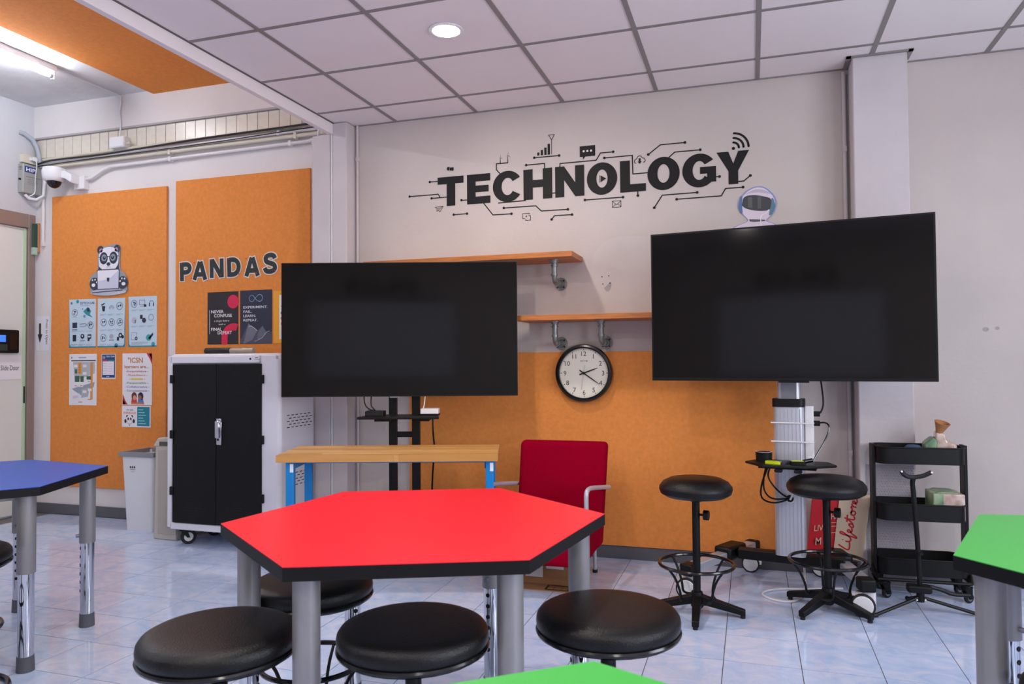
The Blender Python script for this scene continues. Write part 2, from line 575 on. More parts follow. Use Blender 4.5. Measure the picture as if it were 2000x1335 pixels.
# --- pillars
m = MB()
m.box(-.597, -.455, -.13, .1, 0, 2.842).box(-.455, -.438, -.105, .1, 0, HC).box(-.438, -.325, -.122, .1, 0, HC)
struct(m.build('wall_pillar_left', M_PILLAR, bevel=.006))
m = MB().box(2.898, 3.178, -.17, .05, 0, HC + .02)
pr_ = struct(m.build('wall_pillar_right', M_PILLAR, bevel=.008))

# --- baseboards
struct(MB().box(-.325, XR, -.012, .0, 0, .08).build('baseboard_back', M_BASEB, bevel=.002))
struct(MB().box(XL, -.6, YB - .012, YB, 0, .085).build('baseboard_left', M_BASEB, bevel=.002))

# --- ledge above the left bay with a band of cream wall tiles
struct(MB().box(XL, -.46, YB - .03, YB + .02, 3.155, HH).build('wall_ledge', M_WALLL))
struct(MB().box(XL, -.46, YB - .034, YB + .02, 3.142, 3.156).build('ledge_shade', mat('ledge_shade_grey', (178, 172, 172), .7)))  # grey strip painted as the shadow line under the ledge
M_CTILE = mat('cream_wall_tile', (222, 214, 198), .3, var=.05, vscale=5, stretch=(2, 2, 12))
n = 27
tw = (3.34 - .75) / n
tm = MB().box(.0025, tw - .0025, -.012, 0, 0, .155).mesh('tile', M_CTILE)
for i in range(n):
    o = bpy.data.objects.new('tile', tm); COL.objects.link(o); o.parent = wbl
    o.location = (XL + .02 + i * tw, YB, 2.985)

# --- door in the left wall
d = struct(thing('door_1', None, None, (XL, D1, 0)))
M_JAMB = mat('door_frame_metal', (152, 134, 126), .4, .3)
M_DGLASS = mat('frosted_glass', (226, 229, 224), .35, spec=.4, var=.03, vscale=1.2)
M_GGREEN = mat('glass_edge_green', (196, 222, 190), .2)
MB().box(-.10, .012, -.002, .06, 0, 2.50).build('jamb', M_JAMB, d, bevel=.003)
MB().box(-.10, .012, D0 - D1 - .06, D0 - D1, 0, 2.50).build('jamb', M_JAMB, d, bevel=.003)
MB().box(-.10, .012, D0 - D1, -.002, 2.385, 2.50).build('header', M_JAMB, d, bevel=.003)
MB().box(-.05, -.014, D0 - D1 + .005, -.008, .01, 2.38).build('door_leaf', M_DGLASS, d)
MB().box(-.014, -.008, -.034, -.006, .01, 2.38).build('edge_strip', M_GGREEN, d)
MB().box(-.008, -.005, -.024, -.012, .92, 1.06).build('pull', M_BLACK, d)
MB().box(-.10, .02, D0 - D1, 0, -.001, .004).build('threshold', M_ALUD, d)

# --- conduits beside the pillars, and a dark crack line
def conduit(label, pts, r, m=M_WHITEP, clips=(), name='conduit', group=None, cat='conduit'):
    t = thing(name, label, cat, pts[0], 0, group)
    o = Vector(pts[0])
    MB().tube([Vector(p) - o for p in pts], r, 10).build('pipe', m, t)
    for c in clips:
        q = Vector(c[:3]) - o
        MB().box(q.x - .012, q.x + .012, q.y - r * 1.1, q.y + r * 1.6, q.z - r * 1.5, q.z + r * 1.5).build('clip', m, t, bevel=.002)
    return t
conduit('thin white conduit running up the wall beside the left pillar', [(-.302, -.012, .1), (-.302, -.012, HC)], .009, M_PILLAR, [(-.302, -.012, 2.68), (-.302, -.012, 1.4)])
conduit('white conduit running up the wall beside the right pillar', [(2.872, -.013, .1), (2.872, -.013, HC - .02)], .011, M_PILLAR, [(2.872, -.013, 2.45), (2.872, -.013, .7)])
conduit('thin dark line drawn for the crack at the right pillar corner', [(2.890, -.007, .1), (2.890, -.007, HC - .03)], .0025, M_ALUD)  # dark tube stands in for the thin crack beside the pillar
conduit('narrow white trunking strip down the groove of the left pillar', [(-.4465, -.115, .1), (-.4465, -.115, HC - .02)], .0075, M_WHITEP)

# ================================================================== lamps
def downlight(x, y, label):
    t = thing('downlight', label, 'ceiling light', (x, y, HC + .004), 0, 'round recessed ceiling downlights')
    MB().lathe([(.066, 0), (.090, -.002), (.088, -.006), (.07, -.007), (.064, .002)], 40).build('trim_ring', M_WHITEP, t)
    MB().lathe([(.067, -.0035), (.062, -.008), (0, -.0085)], 40).build('lens', M_LENS, t)
    return t
downlight(.891, -1.218, 'lit round downlight in the ceiling panel above the wooden bench')
downlight(.90, -2.65, 'lit round downlight in the ceiling above the red table')
downlight(.90, -4.10, 'lit round downlight in the ceiling near the blue table bay')
downlight(.90, -5.60, 'lit round downlight in the ceiling nearest the far wall')
downlight(3.29, -4.10, 'lit round downlight in the ceiling on the window side')
downlight(3.29, -5.60, 'lit round downlight at the window side by the far wall')

def tube_lamp(label, y):
    t = thing('fluorescent_lamp', label, 'lamp', (-2.485, y, HH), 0, 'fluorescent tube lamps')
    MB().box(-.025, .025, -1.25, 0, -.045, 0).build('batten', M_WHITEP, t, bevel=.004)
    MB().cyl((0, -1.225, -.078), (0, -.025, -.078), .0135, n=14).build('tube', M_TUBE, t)
    for yy in (-.012, -1.238):
        MB().rbox(-.02, .02, yy - .012, yy + .012, -.10, -.04, .008).build('lamp_holder', M_WHITEP, t)
    for y0, y1 in ((-.045, -.022), (-1.228, -1.205)):
        MB().cyl((0, y0, -.078), (0, y1, -.078), .0142, n=14).build('end_cap', M_ALU, t)
tube_lamp('lit fluorescent tube lamp on a white batten under the high ceiling', -.56)
tube_lamp('unseen fluorescent tube lamp added to brighten the left bay', -3.6)  # unseen lamp added farther along to brighten the left bay
conduit('thin white flex from the tube lamp down to the junction box', [(-2.485, -.55, HH - .012), (-2.485, .03, HH - .012), (-2.485, .042, HH - .05), (-2.50, .042, 3.28), (-2.485, .04, 3.18), (-2.49, .035, 3.06)], .006, M_WHITEP, name='lamp_cable', cat='cable')

# ================================================================== left bay: pipes, boxes, camera
conduit('topmost thin cream pipe along the tile band', [(-3.33, .052, 2.965), (-.61, .052, 3.0)], .010, M_CREAM, name='wall_pipe', group='pipes under the tile band')
conduit('white pipe, second of the pipe run under the tile band', [(-3.33, .055, 2.935), (-.61, .055, 2.960)], .013, M_WHITEP, [(-1.0, .055, 2.957)], name='wall_pipe', group='pipes under the tile band')
conduit('thick cream pipe in the middle of the run under the tile band', [(-3.2, .05, 2.898), (-.61, .05, 2.922)], .016, M_CREAM, [(-2.0, .05, 2.909), (-.85, .05, 2.92)], name='wall_pipe', group='pipes under the tile band')
conduit('lowest white pipe bending down to the security camera', [(-2.885, .052, 2.765), (-2.80, .052, 2.765), (-2.68, .052, 2.825), (-2.60, .052, 2.845), (-.74, .052, 2.872), (-.66, .05, 2.89)], .013, M_WHITEP, [(-2.0, .052, 2.853), (-.9, .052, 2.87)], name='wall_pipe', group='pipes under the tile band')
def cable(name, label, pts, r, m=M_BLACKG, smooth=2, group=None):
    t = MB().tube(pts, r, 6, smooth=smooth).build(name, m)
    return tag(t, label, 'cable', group)
cable('wall_cable', 'thick black cable slung along the pipes below the tile band', [(-3.36, .025, 2.925), (-3.2, .02, 2.945), (-2.7, .02, 2.938), (-2.35, .015, 2.948), (-1.7, .02, 2.975), (-1.0, .025, 2.985), (-.62, .03, 2.995)], .008)
cable('wall_cable', 'thin black cable hanging below the thick black one', [(-3.36, .025, 2.905), (-3.0, .022, 2.915), (-2.4, .022, 2.922), (-1.5, .022, 2.935), (-.9, .022, 2.955), (-.62, .03, 2.965)], .004)
cable('wall_cable', 'white cable curling down the left pillar at the ceiling corner', [(-.66, .02, 3.06), (-.62, -.02, 3.0), (-.605, -.03, 2.93), (-.62, -.01, 2.87), (-.70, .03, 2.845)], .008, M_WHITEP)
t = thing('junction_box', 'small white junction box on the tile band under the lamp cable', 'junction box', (-2.49, .045, 2.985))
MB().rbox(-.075, .075, -.04, .02, -.005, .082, .008, axis='y').build('body', M_WHITEP, t)
MB().rbox(-.068, .068, -.046, -.04, .001, .076, .006, axis='y').build('lid', M_WHITEP, t)
MB().cyl((.075, -.01, .03), (.11, -.01, .03), .011).build('gland', M_CREAM, t)

t = thing('control_box', 'grey door controller box with a blue logo high on the left wall', 'box', (XL, -.012, 2.665))
M_GBOX = mat('grey_box_paint', (168, 168, 164), .5, .1)
MB().box(.002, .062, -.085, .085, 0, .24).build('body', M_GBOX, t, bevel=.004)
f = Flat()
f.rect(-.072, .172, .036, .222, (24, 60, 130)); f.up(); f.textfit('HIP', -.060, .024, .182, .031, (240, 240, 245), .03)
f.rect(-.06, .135, .07, .138, (70, 72, 80)); f.lines(-.045, .05, .118, 4, .014, (128, 130, 130), .003)
o = f.build('print', t); o.rotation_euler = (0, 0, PI / 2); o.location = (.062, 0, 0)
for k in range(3): MB().box(.018, .045, -.0855, -.0845, .19 + k * .012, .194 + k * .012).build('vent_slot', M_BLACK, t)
MB().cyl((.03, -.084, .11), (.03, -.096, .112), .008).build('lock', M_BLACK, t)
t = thing('wall_socket', 'cream socket box with a white plug above the grey controller', 'socket', (XL, -.01, 2.92))
MB().rbox(.002, .045, -.075, .075, 0, .07, .006, axis='x').build('body', M_CREAM, t)
MB().rbox(.045, .075, -.02, .03, .022, .052, .008, axis='x').build('plug', M_WHITEP, t)
cable('plug_cable', 'white plug cable hanging over the grey controller box', [(-3.35, -.0, 2.955), (-3.335, .005, 2.92), (-3.352, .0, 2.80), (-3.352, .005, 2.68), (-3.36, -.01, 2.66), (-3.39, -.05, 2.63)], .004, M_WHITEP)
conduit('grey flexible hose dropping from the left wall into the corner', [(-3.42, -.09, 3.17), (-3.40, -.06, 3.165), (-3.385, .0, 3.13), (-3.375, .035, 3.07), (-3.37, .05, 2.99), (-3.365, .052, 2.90)], .018, mat('grey_hose', (176, 182, 192), .5), name='flexible_hose', cat='hose')
conduit('white conduit loop under the controller and down the corner', [(-3.39, -.06, 2.655), (-3.38, -.03, 2.625), (-3.345, .01, 2.62), (-3.312, .045, 2.66), (-3.305, .058, 2.85)], .013, M_WHITEP)
conduit('thin white conduit dropping down the corner beside the door', [(-3.335, .065, 2.64), (-3.335, .065, 2.26)], .012, M_WALLL, [(-3.335, .065, 2.255)])

t = thing('security_camera', 'white dome security camera on a wall bracket in the corner', 'camera', (-3.005, .08, 2.685))
MB().rbox(.04, .15, -.05, 0, -.005, .105, .006, axis='y').build('wall_plate', M_WHITEP, t, bevel=.004)
MB().prism([(.10, .10), (.10, .03), (.04, .065), (-.09, .11), (-.09, .14), (.02, .14)], -.13, -.04, axis='y').build('bracket', M_WHITEP, t, bevel=.006)
MB().lathe([(0, .155), (.082, .15), (.09, .12), (.086, .07), (.072, .045), (.066, .04), (0, .04)], 36, (-.09, -.12, .015)).build('housing', M_WHITEP, t)
MB().lathe([(.055, .042), (.05, .02), (.036, .0), (.016, -.012), (0, -.015)], 32, (-.09, -.12, .015)).build('dome', mat('camera_dome', (26, 24, 26), .06), t)

t = thing('door_magnet', 'copper-coloured magnetic lock at the top of the door frame', 'door lock', (XL + .012, .045, 2.165))
MB().box(.0, .03, .012, .05, .02, .27).build('body', mat('copper_anodised', (206, 142, 104), .35, .5), t, bevel=.003)
MB().box(.002, .026, -.022, .012, .06, .26).build('slot', mat('dark_green', (52, 84, 72), .4), t)
MB().box(.002, .028, -.026, .01, 0, .06).build('end_block', mat('pale_green_plastic', (176, 200, 184), .4), t)
t = thing('fingerprint_reader', 'black fingerprint reader with a small blue screen on the door', 'reader', (XL - .013, -.20, 1.335))
MB().rbox(.0, .035, -.11, .11, 0, .19, .012, axis='x').build('body', M_BLACK, t)
MB().box(.035, .037, -.07, -.005, .09, .145).build('screen', mat('blue_screen', (60, 120, 235), .3, emit=.5), t)
MB().box(.035, .037, .03, .09, .03, .16).build('sensor', M_BLACKG, t)
MB().box(.035, .037, -.08, .01, .02, .07).build('keypad', mat('dark_green_plastic', (40, 56, 52), .4), t)
t = thing('door_notice', 'white paper notice reading Slide Door under the fingerprint reader', 'notice', (XL - .0125, -.16, 1.12), PI / 2)
MB().box(-.17, .118, -.0012, 0, 0, .20).build('sheet', M_PAPER, t)
Flat(.002).textfit('Slide Door', -.06, .098, .075, .042, (50, 52, 58), .002).build('print', t)
t = thing('door_notice', 'white paper notice with a down arrow reading Press to Open', 'notice', (-3.42, YB - .001, 1.355))
MB().box(0, .15, -.0012, 0, 0, .292).build('sheet', M_PAPER, t)
f = Flat(.0008); f.layer = 2
f.poly([(.032, .232), (.054, .232), (.054, .140), (.070, .140), (.043, .065), (.016, .140), (.032, .140)], (44, 40, 44))
f.text('Press to Open', .108, .262, .036, (50, 50, 56), .004, 'l', rot=-PI / 2)
f.build('print', t)

# ================================================================== orange pin boards
def pinboard(label, x0, x1, z0, z1, y, th=.018):
    o = MB().box(0, x1 - x0, -th, 0, 0, z1 - z0).build('pin_board', M_ORANGE, bevel=.002)
    o.location = (x0, y - .001, z0)
    return tag(o, label, 'board', 'orange felt pin boards')
pinboard('tall orange felt board by the door with the panda cutout', -3.235, -2.045, .235, 2.645, YB)
pinboard('tall orange felt board behind the charging cabinet', -1.955, -.738, .25, 2.675, YB)
pinboard('wide low orange felt board under the shelf and clock', .10, 2.482, .082, 1.296, 0)

# ================================================================== posters
YP = YB - .0205
def poster(name, label, x0, x1, z0, z1, draw, cat='poster', group=None, y=YP, sheet=M_PAPER):
    t = thing(name, label, cat, (x0, y, z0), 0, group)
    w, h = x1 - x0, z1 - z0
    MB().box(0, w, -.001, 0, 0, h).build('sheet', sheet, t)
    f = Flat(.0006); f.layer = 2
    draw(f, w, h)
    f.build('print', t)
    return t
TEAL, NAVY, PALE, GREY = (20, 142, 166), (34, 38, 70), (196, 216, 230), (150, 160, 178)
M_PALE = mat('pale_blue_paper', (200, 220, 234), .6)
def icon_ring(f, u, v, r=.026, fill=0):
    f.arc(u, v, r, .004, 0, 360, (70, 74, 96), 24)
    for k in range(3):
        a = random.uniform(0, 6.28); f.disc(u + .4 * r * math.cos(a), v + .4 * r * math.sin(a), r * .25, (70, 74, 96), n=8)
    f.line([(u - .6 * r, v - .5 * r), (u + .5 * r, v + .6 * r)], .003, (110, 112, 130))
def frame_l(f, w, h):
    f.poly([(0, 0), (w, 0), (w, .010), (.022, .010), (.010, .024), (.006, h * .45), (0, h)], TEAL)
def frame_r(f, w, h):
    f.poly([(0, 0), (w, 0), (w, h), (w - .006, h * .5), (w - .009, .026), (w - .022, .011), (0, .010)], TEAL)
def d1(f, w, h):
    frame_l(f, w, h); f.disc(.025, h - .03, .011, (50, 120, 160)); f.disc(.09, h - .018, .015, TEAL); f.up()
    f.textfit('EDTECH LAB', .118, w - .015, h - .042, .021, NAVY, .01); f.rect(.12, h - .056, .22, h - .052, GREY)
    icon_ring(f, .062, h - .11, .028)
    f.poly([(.15, h - .10), (.20, h - .065), (.235, h - .10), (.22, h - .125), (.255, h - .155), (.185, h - .13)], (48, 142, 150)); f.up()
    f.disc(.205, h - .088, .016, (30, 52, 80)); f.disc(.165, h - .14, .013, (110, 150, 190)); f.disc(.145, h - .08, .006, (90, 140, 190))
    f.up(); f.rect(.038, h - .235, .088, h - .19, (40, 42, 66)); f.line([(.035, h - .25), (.09, h - .25)], .005, (60, 64, 90))
    f.line([(.115, h - .205), (.17, h - .20), (.19, h - .212), (.17, h - .225), (.115, h - .222)], .004, (110, 114, 134)); icon_ring(f, .23, h - .215, .028)
    f.rect(.042, h - .345, .078, h - .292, (32, 34, 56)); f.disc(.145, h - .305, .02, (32, 34, 56)); f.rect(.12, h - .345, .17, h - .335, GREY); f.rect(.2, h - .345, .238, h - .29, (32, 34, 56))
    f.up(); f.rect(.206, h - .315, .232, h - .302, PALE); f.disc(.145, h - .302, .008, PALE); f.disc(.235, h - .34, .014, PALE)
    for u in (.025, .105, .185): f.lines(u, u + .07, h - .37, 2, .008, GREY)
    for u in (.025, .105, .185): f.lines(u, u + .065, h - .262, 1, .008, GREY)
    f.lines(.03, .09, h - .147, 1, .01, GREY)
def d2(f, w, h):
    frame_r(f, w, h); f.disc(w - .09, .014, .018, TEAL); f.up()
    f.poly([(.035, h - .05), (.07, h - .035), (.072, h - .045), (.04, h - .06)], (34, 36, 60)); f.poly([(.043, h - .062), (.078, h - .062), (.072, h - .105), (.05, h - .105)], (34, 36, 60))
    f.arc(.143, h - .085, .024, .006, 0, 180, (150, 154, 170)); f.arc(.143, h - .085, .014, .005, -30, 210, (150, 154, 170)); icon_ring(f, .225, h - .065, .03)
    for u in (.062, .145, .228): icon_ring(f, u, h - .195, .029)
    icon_ring(f, .06, h - .32, .029); f.disc(.143, h - .31, .02, (168, 172, 188)); f.rect(.118, h - .342, .168, h - .336, (34, 36, 60))
    f.rect(.2, h - .345, .222, h - .315, (34, 36, 60)); f.disc(.236, h - .302, .02, (34, 36, 60)); f.disc(.258, h - .315, .014, (34, 36, 60)); f.up()
    f.disc(.236, h - .302, .009, PALE)
    for v in (.128, .255, .372):
        for u in (.025, .105, .19): f.lines(u, u + .068, h - v, 2, .008, GREY)
def d3(f, w, h):
    frame_l(f, w, h); f.disc(w - .035, .02, .018, (60, 160, 176)); f.up()
    icon_ring(f, .058, h - .058, .029); f.line([(.112, h - .03), (.165, h - .03), (.165, h - .065), (.112, h - .065)], .004, (120, 120, 140), True); f.rect(.155, h - .085, .18, h - .065, (34, 36, 60)); f.line([(.12, h - .078), (.15, h - .078)], .004, (60, 60, 90))
    f.arc(.232, h - .06, .022, .005, 0, 180, (110, 114, 134)); f.rect(.206, h - .082, .216, h - .055, (44, 46, 70)); f.rect(.247, h - .082, .257, h - .055, (44, 46, 70))
    f.disc(.058, h - .19, .026, (190, 196, 210)); f.rect(.066, h - .215, .073, h - .185, (34, 36, 60)); f.rect(.118, h - .18, .144, h - .148, (34, 36, 60)); f.disc(.158, h - .192, .02, (44, 46, 70)); f.arc(.228, h - .17, .024, .005, 0, 360, (120, 124, 140)); f.disc(.245, h - .205, .008, (200, 205, 216))
    f.line([(.03, h - .29), (.085, h - .29), (.085, h - .345), (.03, h - .345)], .004, (150, 140, 156), True); f.disc(.08, h - .335, .014, (34, 36, 60))
    f.disc(.205, h - .33, .026, (60, 168, 168)); f.poly([(.2, h - .335), (.245, h - .29), (.25, h - .31), (.215, h - .345)], (30, 42, 66)); f.up()
    f.disc(.08, h - .335, .006, PALE)
    for v in (.105, .235):
        for u in (.03, .11, .19): f.lines(u, u + .068, h - v, 2, .008, GREY)
    f.lines(.03, .20, h - .365, 3, .008, GREY)
poster('poster', 'pale blue icon sheet headed EDTECH LAB, leftmost of three', -3.036, -2.752, 1.376, 1.774, d1, group='pale blue icon sheets', sheet=M_PALE)
poster('poster', 'pale blue icon sheet in the middle of three, nine icons', -2.732, -2.450, 1.376, 1.773, d2, group='pale blue icon sheets', sheet=M_PALE)
poster('poster', 'pale blue icon sheet on the right of three, headphones icon', -2.417, -2.133, 1.375, 1.778, d3, group='pale blue icon sheets', sheet=M_PALE)
def d4(f, w, h):
    f.rect(.02, h - .06, w - .01, h - .05, (46, 70, 74)); f.rect(.02, h - .035, .03, h - .025, NAVY); f.rect(.1, h - .034, .18, h - .026, GREY)
    f.poly([(.06, .20), (w - .02, .26), (w - .02, h - .065), (.04, h - .065)], (186, 186, 192)); f.poly([(.03, .135), (w - .02, .19), (w - .03, .15), (.15, .07), (.05, .12)], (150, 160, 176)); f.up()
    f.rect(.225, .05, .25, h - .07, (222, 154, 84)); f.rect(.095, h - .165, .13, h - .07, (228, 152, 60)); f.rect(.06, .19, .11, .24, (58, 98, 74)); f.rect(.12, .19, .155, .238, (58, 98, 74)); f.rect(.185, .21, .23, .238, (58, 98, 74)); f.rect(.06, .26, .085, .295, (58, 98, 74))
    f.poly([(.13, .06), (.2, .07), (.22, .15), (.13, .13)], (176, 178, 186)); f.up()
    for u, v in ((.055, .15), (.11, .15), (.19, .185), (.145, .25), (.145, .31), (.05, .31), (.2, .115), (.145, .1)): f.rect(u, v, u + .04, v + .022, (238, 234, 238)); 
    f.poly([(.03, .06), (.115, .1), (.11, .045), (.03, .04)], (232, 230, 236)); f.rect(.1, .022, .14, .03, (214, 142, 60)); f.rect(.2, .045, .24, .052, (214, 142, 60))
    f.up()
    for k in range(4): f.disc(.112, h - .09 - k * .02, .004, (60, 44, 30), n=8)
    for u, v in ((.06, .157), (.12, .157), (.2, .192)): f.rect(u, v, u + .022, v + .006, (190, 110, 110))
    f.lines(.04, .1, .075, 3, .008, (190, 150, 160))
poster('map_sheet', 'white laminated site map sheet with green plots', -3.03, -2.74, .904, 1.324, d4, 'map')
def d5(f, w, h):
    f.rect(.004, .01, w - .006, h - .004, (24, 62, 120)); f.up(); f.disc(.025, h - .028, .013, (150, 150, 180)); f.textfit('TECH TEAM', .046, w - .012, h - .026, .012, (220, 226, 240), .02)
    f.rect(.013, h - .058, .062, h - .046, (200, 70, 90)); f.rect(.068, h - .058, w - .014, h - .046, (50, 140, 110)); f.rect(.012, .032, w - .016, h - .06, (232, 230, 240)); f.up()
    for k in range(5): f.lines(.018, .06, h - .075 - k * .02, 1, .01, (226, 150, 150)); f.lines(.07, .11, h - .078 - k * .02, 1, .01, (220, 170, 180))
    f.rect(.05, .016, .08, .022, (190, 200, 220))
poster('notice', 'small blue notice with a pale table between two sheets', -2.688, -2.545, 1.12, 1.321, d5, 'notice')
def d6(f, w, h):
    f.poly([(w, h), (w - .055, h), (w - .02, h - .05), (w, h - .09)], (200, 44, 50)); f.poly([(w, h - .005), (w - .028, h - .005), (w, h - .06)], (40, 70, 160)); f.poly([(.004, .004), (.055, .004), (.03, .035), (.004, .09)], (190, 40, 50)); f.poly([(.004, .004), (.035, .004), (.004, .05)], (30, 90, 170)); f.up()
    f.textfit('"ICSN', .055, w - .09, h - .075, .042, (206, 132, 76), .02); f.textfit('learners are...', .02, w - .03, h - .118, .026, (200, 128, 84), .02)
    for k, (s, c) in enumerate((('Inquisitive', (190, 84, 80)), ('Resilient', (214, 140, 90)), ('', (226, 206, 90)), ('Responsible', (84, 150, 100)), ('Collaborative', (84, 120, 180)), ('Compassionate', (110, 90, 140)))):
        hw = .045 + len(s) * .0045
        if s: f.textfit(s, w / 2 - hw, w / 2 + hw, h - .15 - k * .031, .015, c, .012)
        else: hw = .06; f.rect(w / 2 - hw, h - .15 - k * .031, w / 2 + hw, h - .137 - k * .031, c)
        f.disc(w / 2 - hw - .014, h - .145 - k * .031, .003, (90, 90, 110), n=8); f.disc(w / 2 + hw + .014, h - .145 - k * .031, .003, (90, 90, 110), n=8)
    for u, hc, bc in ((.12, (96, 44, 36), (200, 60, 60)), (.185, (34, 40, 66), (80, 130, 190))):
        f.disc(u, .07, .027, hc, .032); f.poly([(u - .032, .012), (u + .032, .012), (u + .024, .05), (u - .024, .05)], bc)
    f.up()
    for u, s in ((.125, (226, 150, 130)), (.178, (150, 100, 84))): f.disc(u, .058, .017, s, .02)
    f.rect(.09, .006, .22, .018, (214, 130, 70))
poster('poster', 'white poster of coloured words above two cartoon children', -2.474, -2.179, .912, 1.324, d6)
def d7(f, w, h):
    f.rect(w * .535, .01, w - .01, h - .008, (22, 132, 152)); f.textfit('WE ARE', .045, .115, h - .04, .012, NAVY, .01); f.textfit('PANDAS!', .018, .14, h - .066, .018, (214, 130, 76), .025)
    for s in (-1, 1): f.disc(.078 + s * .024, .085, .011, (30, 30, 36)); f.disc(.078 + s * .042, .048, .011, (30, 30, 36), .016)
    f.up(); f.disc(.078, .06, .034, (244, 240, 244)); f.arc(.078, .06, .034, .003, 180, 360, (60, 56, 64)); f.up()
    for s in (-1, 1): f.disc(.078 + s * .013, .066, .008, (30, 30, 36), .011); f.disc(.078 + s * .02, .05, .005, (240, 170, 190))
    f.disc(.078, .053, .004, (230, 120, 150)); f.poly([(.072, .02), (.084, .02), (.078, .008)], (30, 30, 36))
    for k in range(6): f.rect(w * .575, h - .035 - k * .022, w * .575 + .05 + .014 * (k % 3), h - .028 - k * .022, (150, 206, 214))
poster('poster', 'small white and teal sheet with a panda face below the poster', -2.477, -2.190, .735, .906, d7)

M_BLKP = mat('black_poster', (32, 30, 34), .35)
M_NVYP = mat('navy_poster', (36, 40, 62), .35)
def d8(f, w, h):
    PK, WH = (214, 24, 74), (238, 236, 240)
    f.disc(w - .047, h - .078, .052, PK, n=32)
    f.arc(.24, .05, .082, .054, 67, 180, PK, 30); f.rect(.131, 0, .185, .05, PK); f.up()
    f.rect(.018, .08, .022, h - .138, WH)
    f.textfit('NEVER', .034, .150, h - .162, .024, WH, .014); f.textfit('CONFUSE', .062, .226, h - .193, .024, WH, .014)
    f.textfit('a Single failure', .062, .20, h - .228, .014, WH, 0, .3); f.textfit('with a', .105, .165, h - .254, .013, WH, 0, .3)
    f.textfit('FINAL', .034, .132, h - .297, .024, WH, .014); f.textfit('DEFEAT', .095, .226, h - .325, .024, WH, .014)
poster('poster', 'black poster with crimson shapes reading NEVER CONFUSE', -1.647, -1.364, 1.384, 1.786, d8, sheet=M_BLKP)
def d9(f, w, h):
    WH = (226, 228, 238)
    f.arc(.135 - .03, h - .062, .024, .004, 45, 320, (120, 170, 200), 24); f.arc(.135 + .04, h - .060, .026, .004, -140, 135, (150, 180, 220), 24); f.line([(.12, h - .045), (.15, h - .079)], .004, (150, 180, 220)); f.line([(.12, h - .078), (.155, h - .042)], .004, (120, 170, 200))
    for k, (s, e) in enumerate((('EXPERIMENT.', .245), ('FAIL.', .105), ('LEARN.', .142), ('REPEAT.', .158))): f.textfit(s, .03, e, h - .137 - k * .0325, .019, WH, .012)
    f.poly([(0, .0), (w, 0), (w, .09), (w - .04, .075), (w - .085, .135), (w - .13, .098), (.075, .155), (.02, .055), (0, .03)], (74, 78, 98)); f.up()
    f.poly([(.075, .155), (.155, .1), (.11, .03), (.03, .0), (.05, .07)], (112, 114, 130)); f.poly([(w - .085, .135), (w - .045, .08), (w - .11, .03), (.15, .04), (w - .12, .09)], (100, 102, 120)); f.up()
    f.line([(.078, .13), (.1, .136), (.13, .118), (.155, .098)], .004, (200, 204, 220)); f.line([(.13, .018), (.2, .045), (w - .05, .085), (w - .02, .095)], .003, (190, 194, 210))
poster('poster', 'navy poster with grey mountains reading EXPERIMENT FAIL LEARN REPEAT', -1.348, -1.063, 1.384, 1.789, d9, sheet=M_NVYP)
def d10(f, w, h):
    f.rect(.05, .03, w - .02, h - .03, (240, 238, 240)); f.up()
    f.textfit('Y', .06, .095, h - .14, .03, (214, 140, 50), .03)
    for k, c in enumerate(((60, 110, 160), (210, 110, 60), (230, 150, 50))): f.disc(.078, h - .165 - k * .04, .016, c)
poster('poster', 'yellow poster half hidden behind the left television', -1.05, -.765, 1.385, 1.775, d10, sheet=mat('yellow_poster', (236, 168, 40), .5))

# --- panda cutout with a laptop
t = thing('panda_cutout', 'cartoon panda cutout with round glasses holding a laptop', 'cutout', (-2.615, YP, 1.795))
outl = smooth2([(-.19, .06), (-.20, .15), (-.15, .19), (-.115, .2), (-.11, .30), (-.12, .36), (-.10, .41), (-.05, .40), (.03, .41), (.07, .42), (.12, .40), (.115, .34), (.11, .20), (.16, .18), (.19, .12), (.18, .07), (.2, .04), (.14, .01), (.0, -.005), (-.14, .005), (-.195, .035), (-.19, .06)], 2)[:-1]
MB().prism(outl, -.008, 0, axis='y').build('board', mat('cutout_edge', (150, 158, 168), .6), t)
f = Flat(.0005); f.layer = 17
DK, WH, LT = (52, 60, 74), (238, 236, 244), (206, 208, 226)
for s in (-1, 1): f.disc(s * .085, .375, .034, DK); f.disc(s * .145, .10, .052, DK)
f.rect(-.105, .2, .105, .30, DK); f.up()
for s in (-1, 1): f.disc(s * .08, .370, .017, (190, 130, 150))
f.poly(smooth2([(-.1, .24), (-.105, .32), (-.08, .38), (0, .40), (.08, .38), (.105, .32), (.1, .24), (.04, .195), (-.04, .195), (-.1, .24)], 2)[:-1], WH)
f.disc(0, .028, .185, (190, 194, 206), .026); f.up()
for s in (-1, 1):
    f.disc(s * .05, .305, .042, DK, .05); f.disc(s * .155, .09, .02, WH, .014)
    for a in (60, 110, 160): f.disc(s * .15 + .032 * math.cos(math.radians(a if s > 0 else 180 - a)) * 1.0, .10 + .036 * math.sin(math.radians(a)), .008, WH, n=10)
f.disc(0, .256, .021, DK, .015); f.line([(-.02, .228), (0, .236), (.02, .228)], .004, DK); f.up()
for s in (-1, 1): f.disc(s * .046, .308, .028, (150, 160, 176)); f.arc(s * .05, .308, .038, .007, 0, 360, (40, 46, 62), 28)
f.rect(-.105, .314, .105, .319, (40, 46, 62)); f.up()
for s in (-1, 1): f.disc(s * .042, .306, .014, (30, 36, 50)); 
f.poly([(-.115, .05), (-.12, .205), (-.11, .215), (.105, .215), (.115, .205), (.11, .05)], DK); f.up()
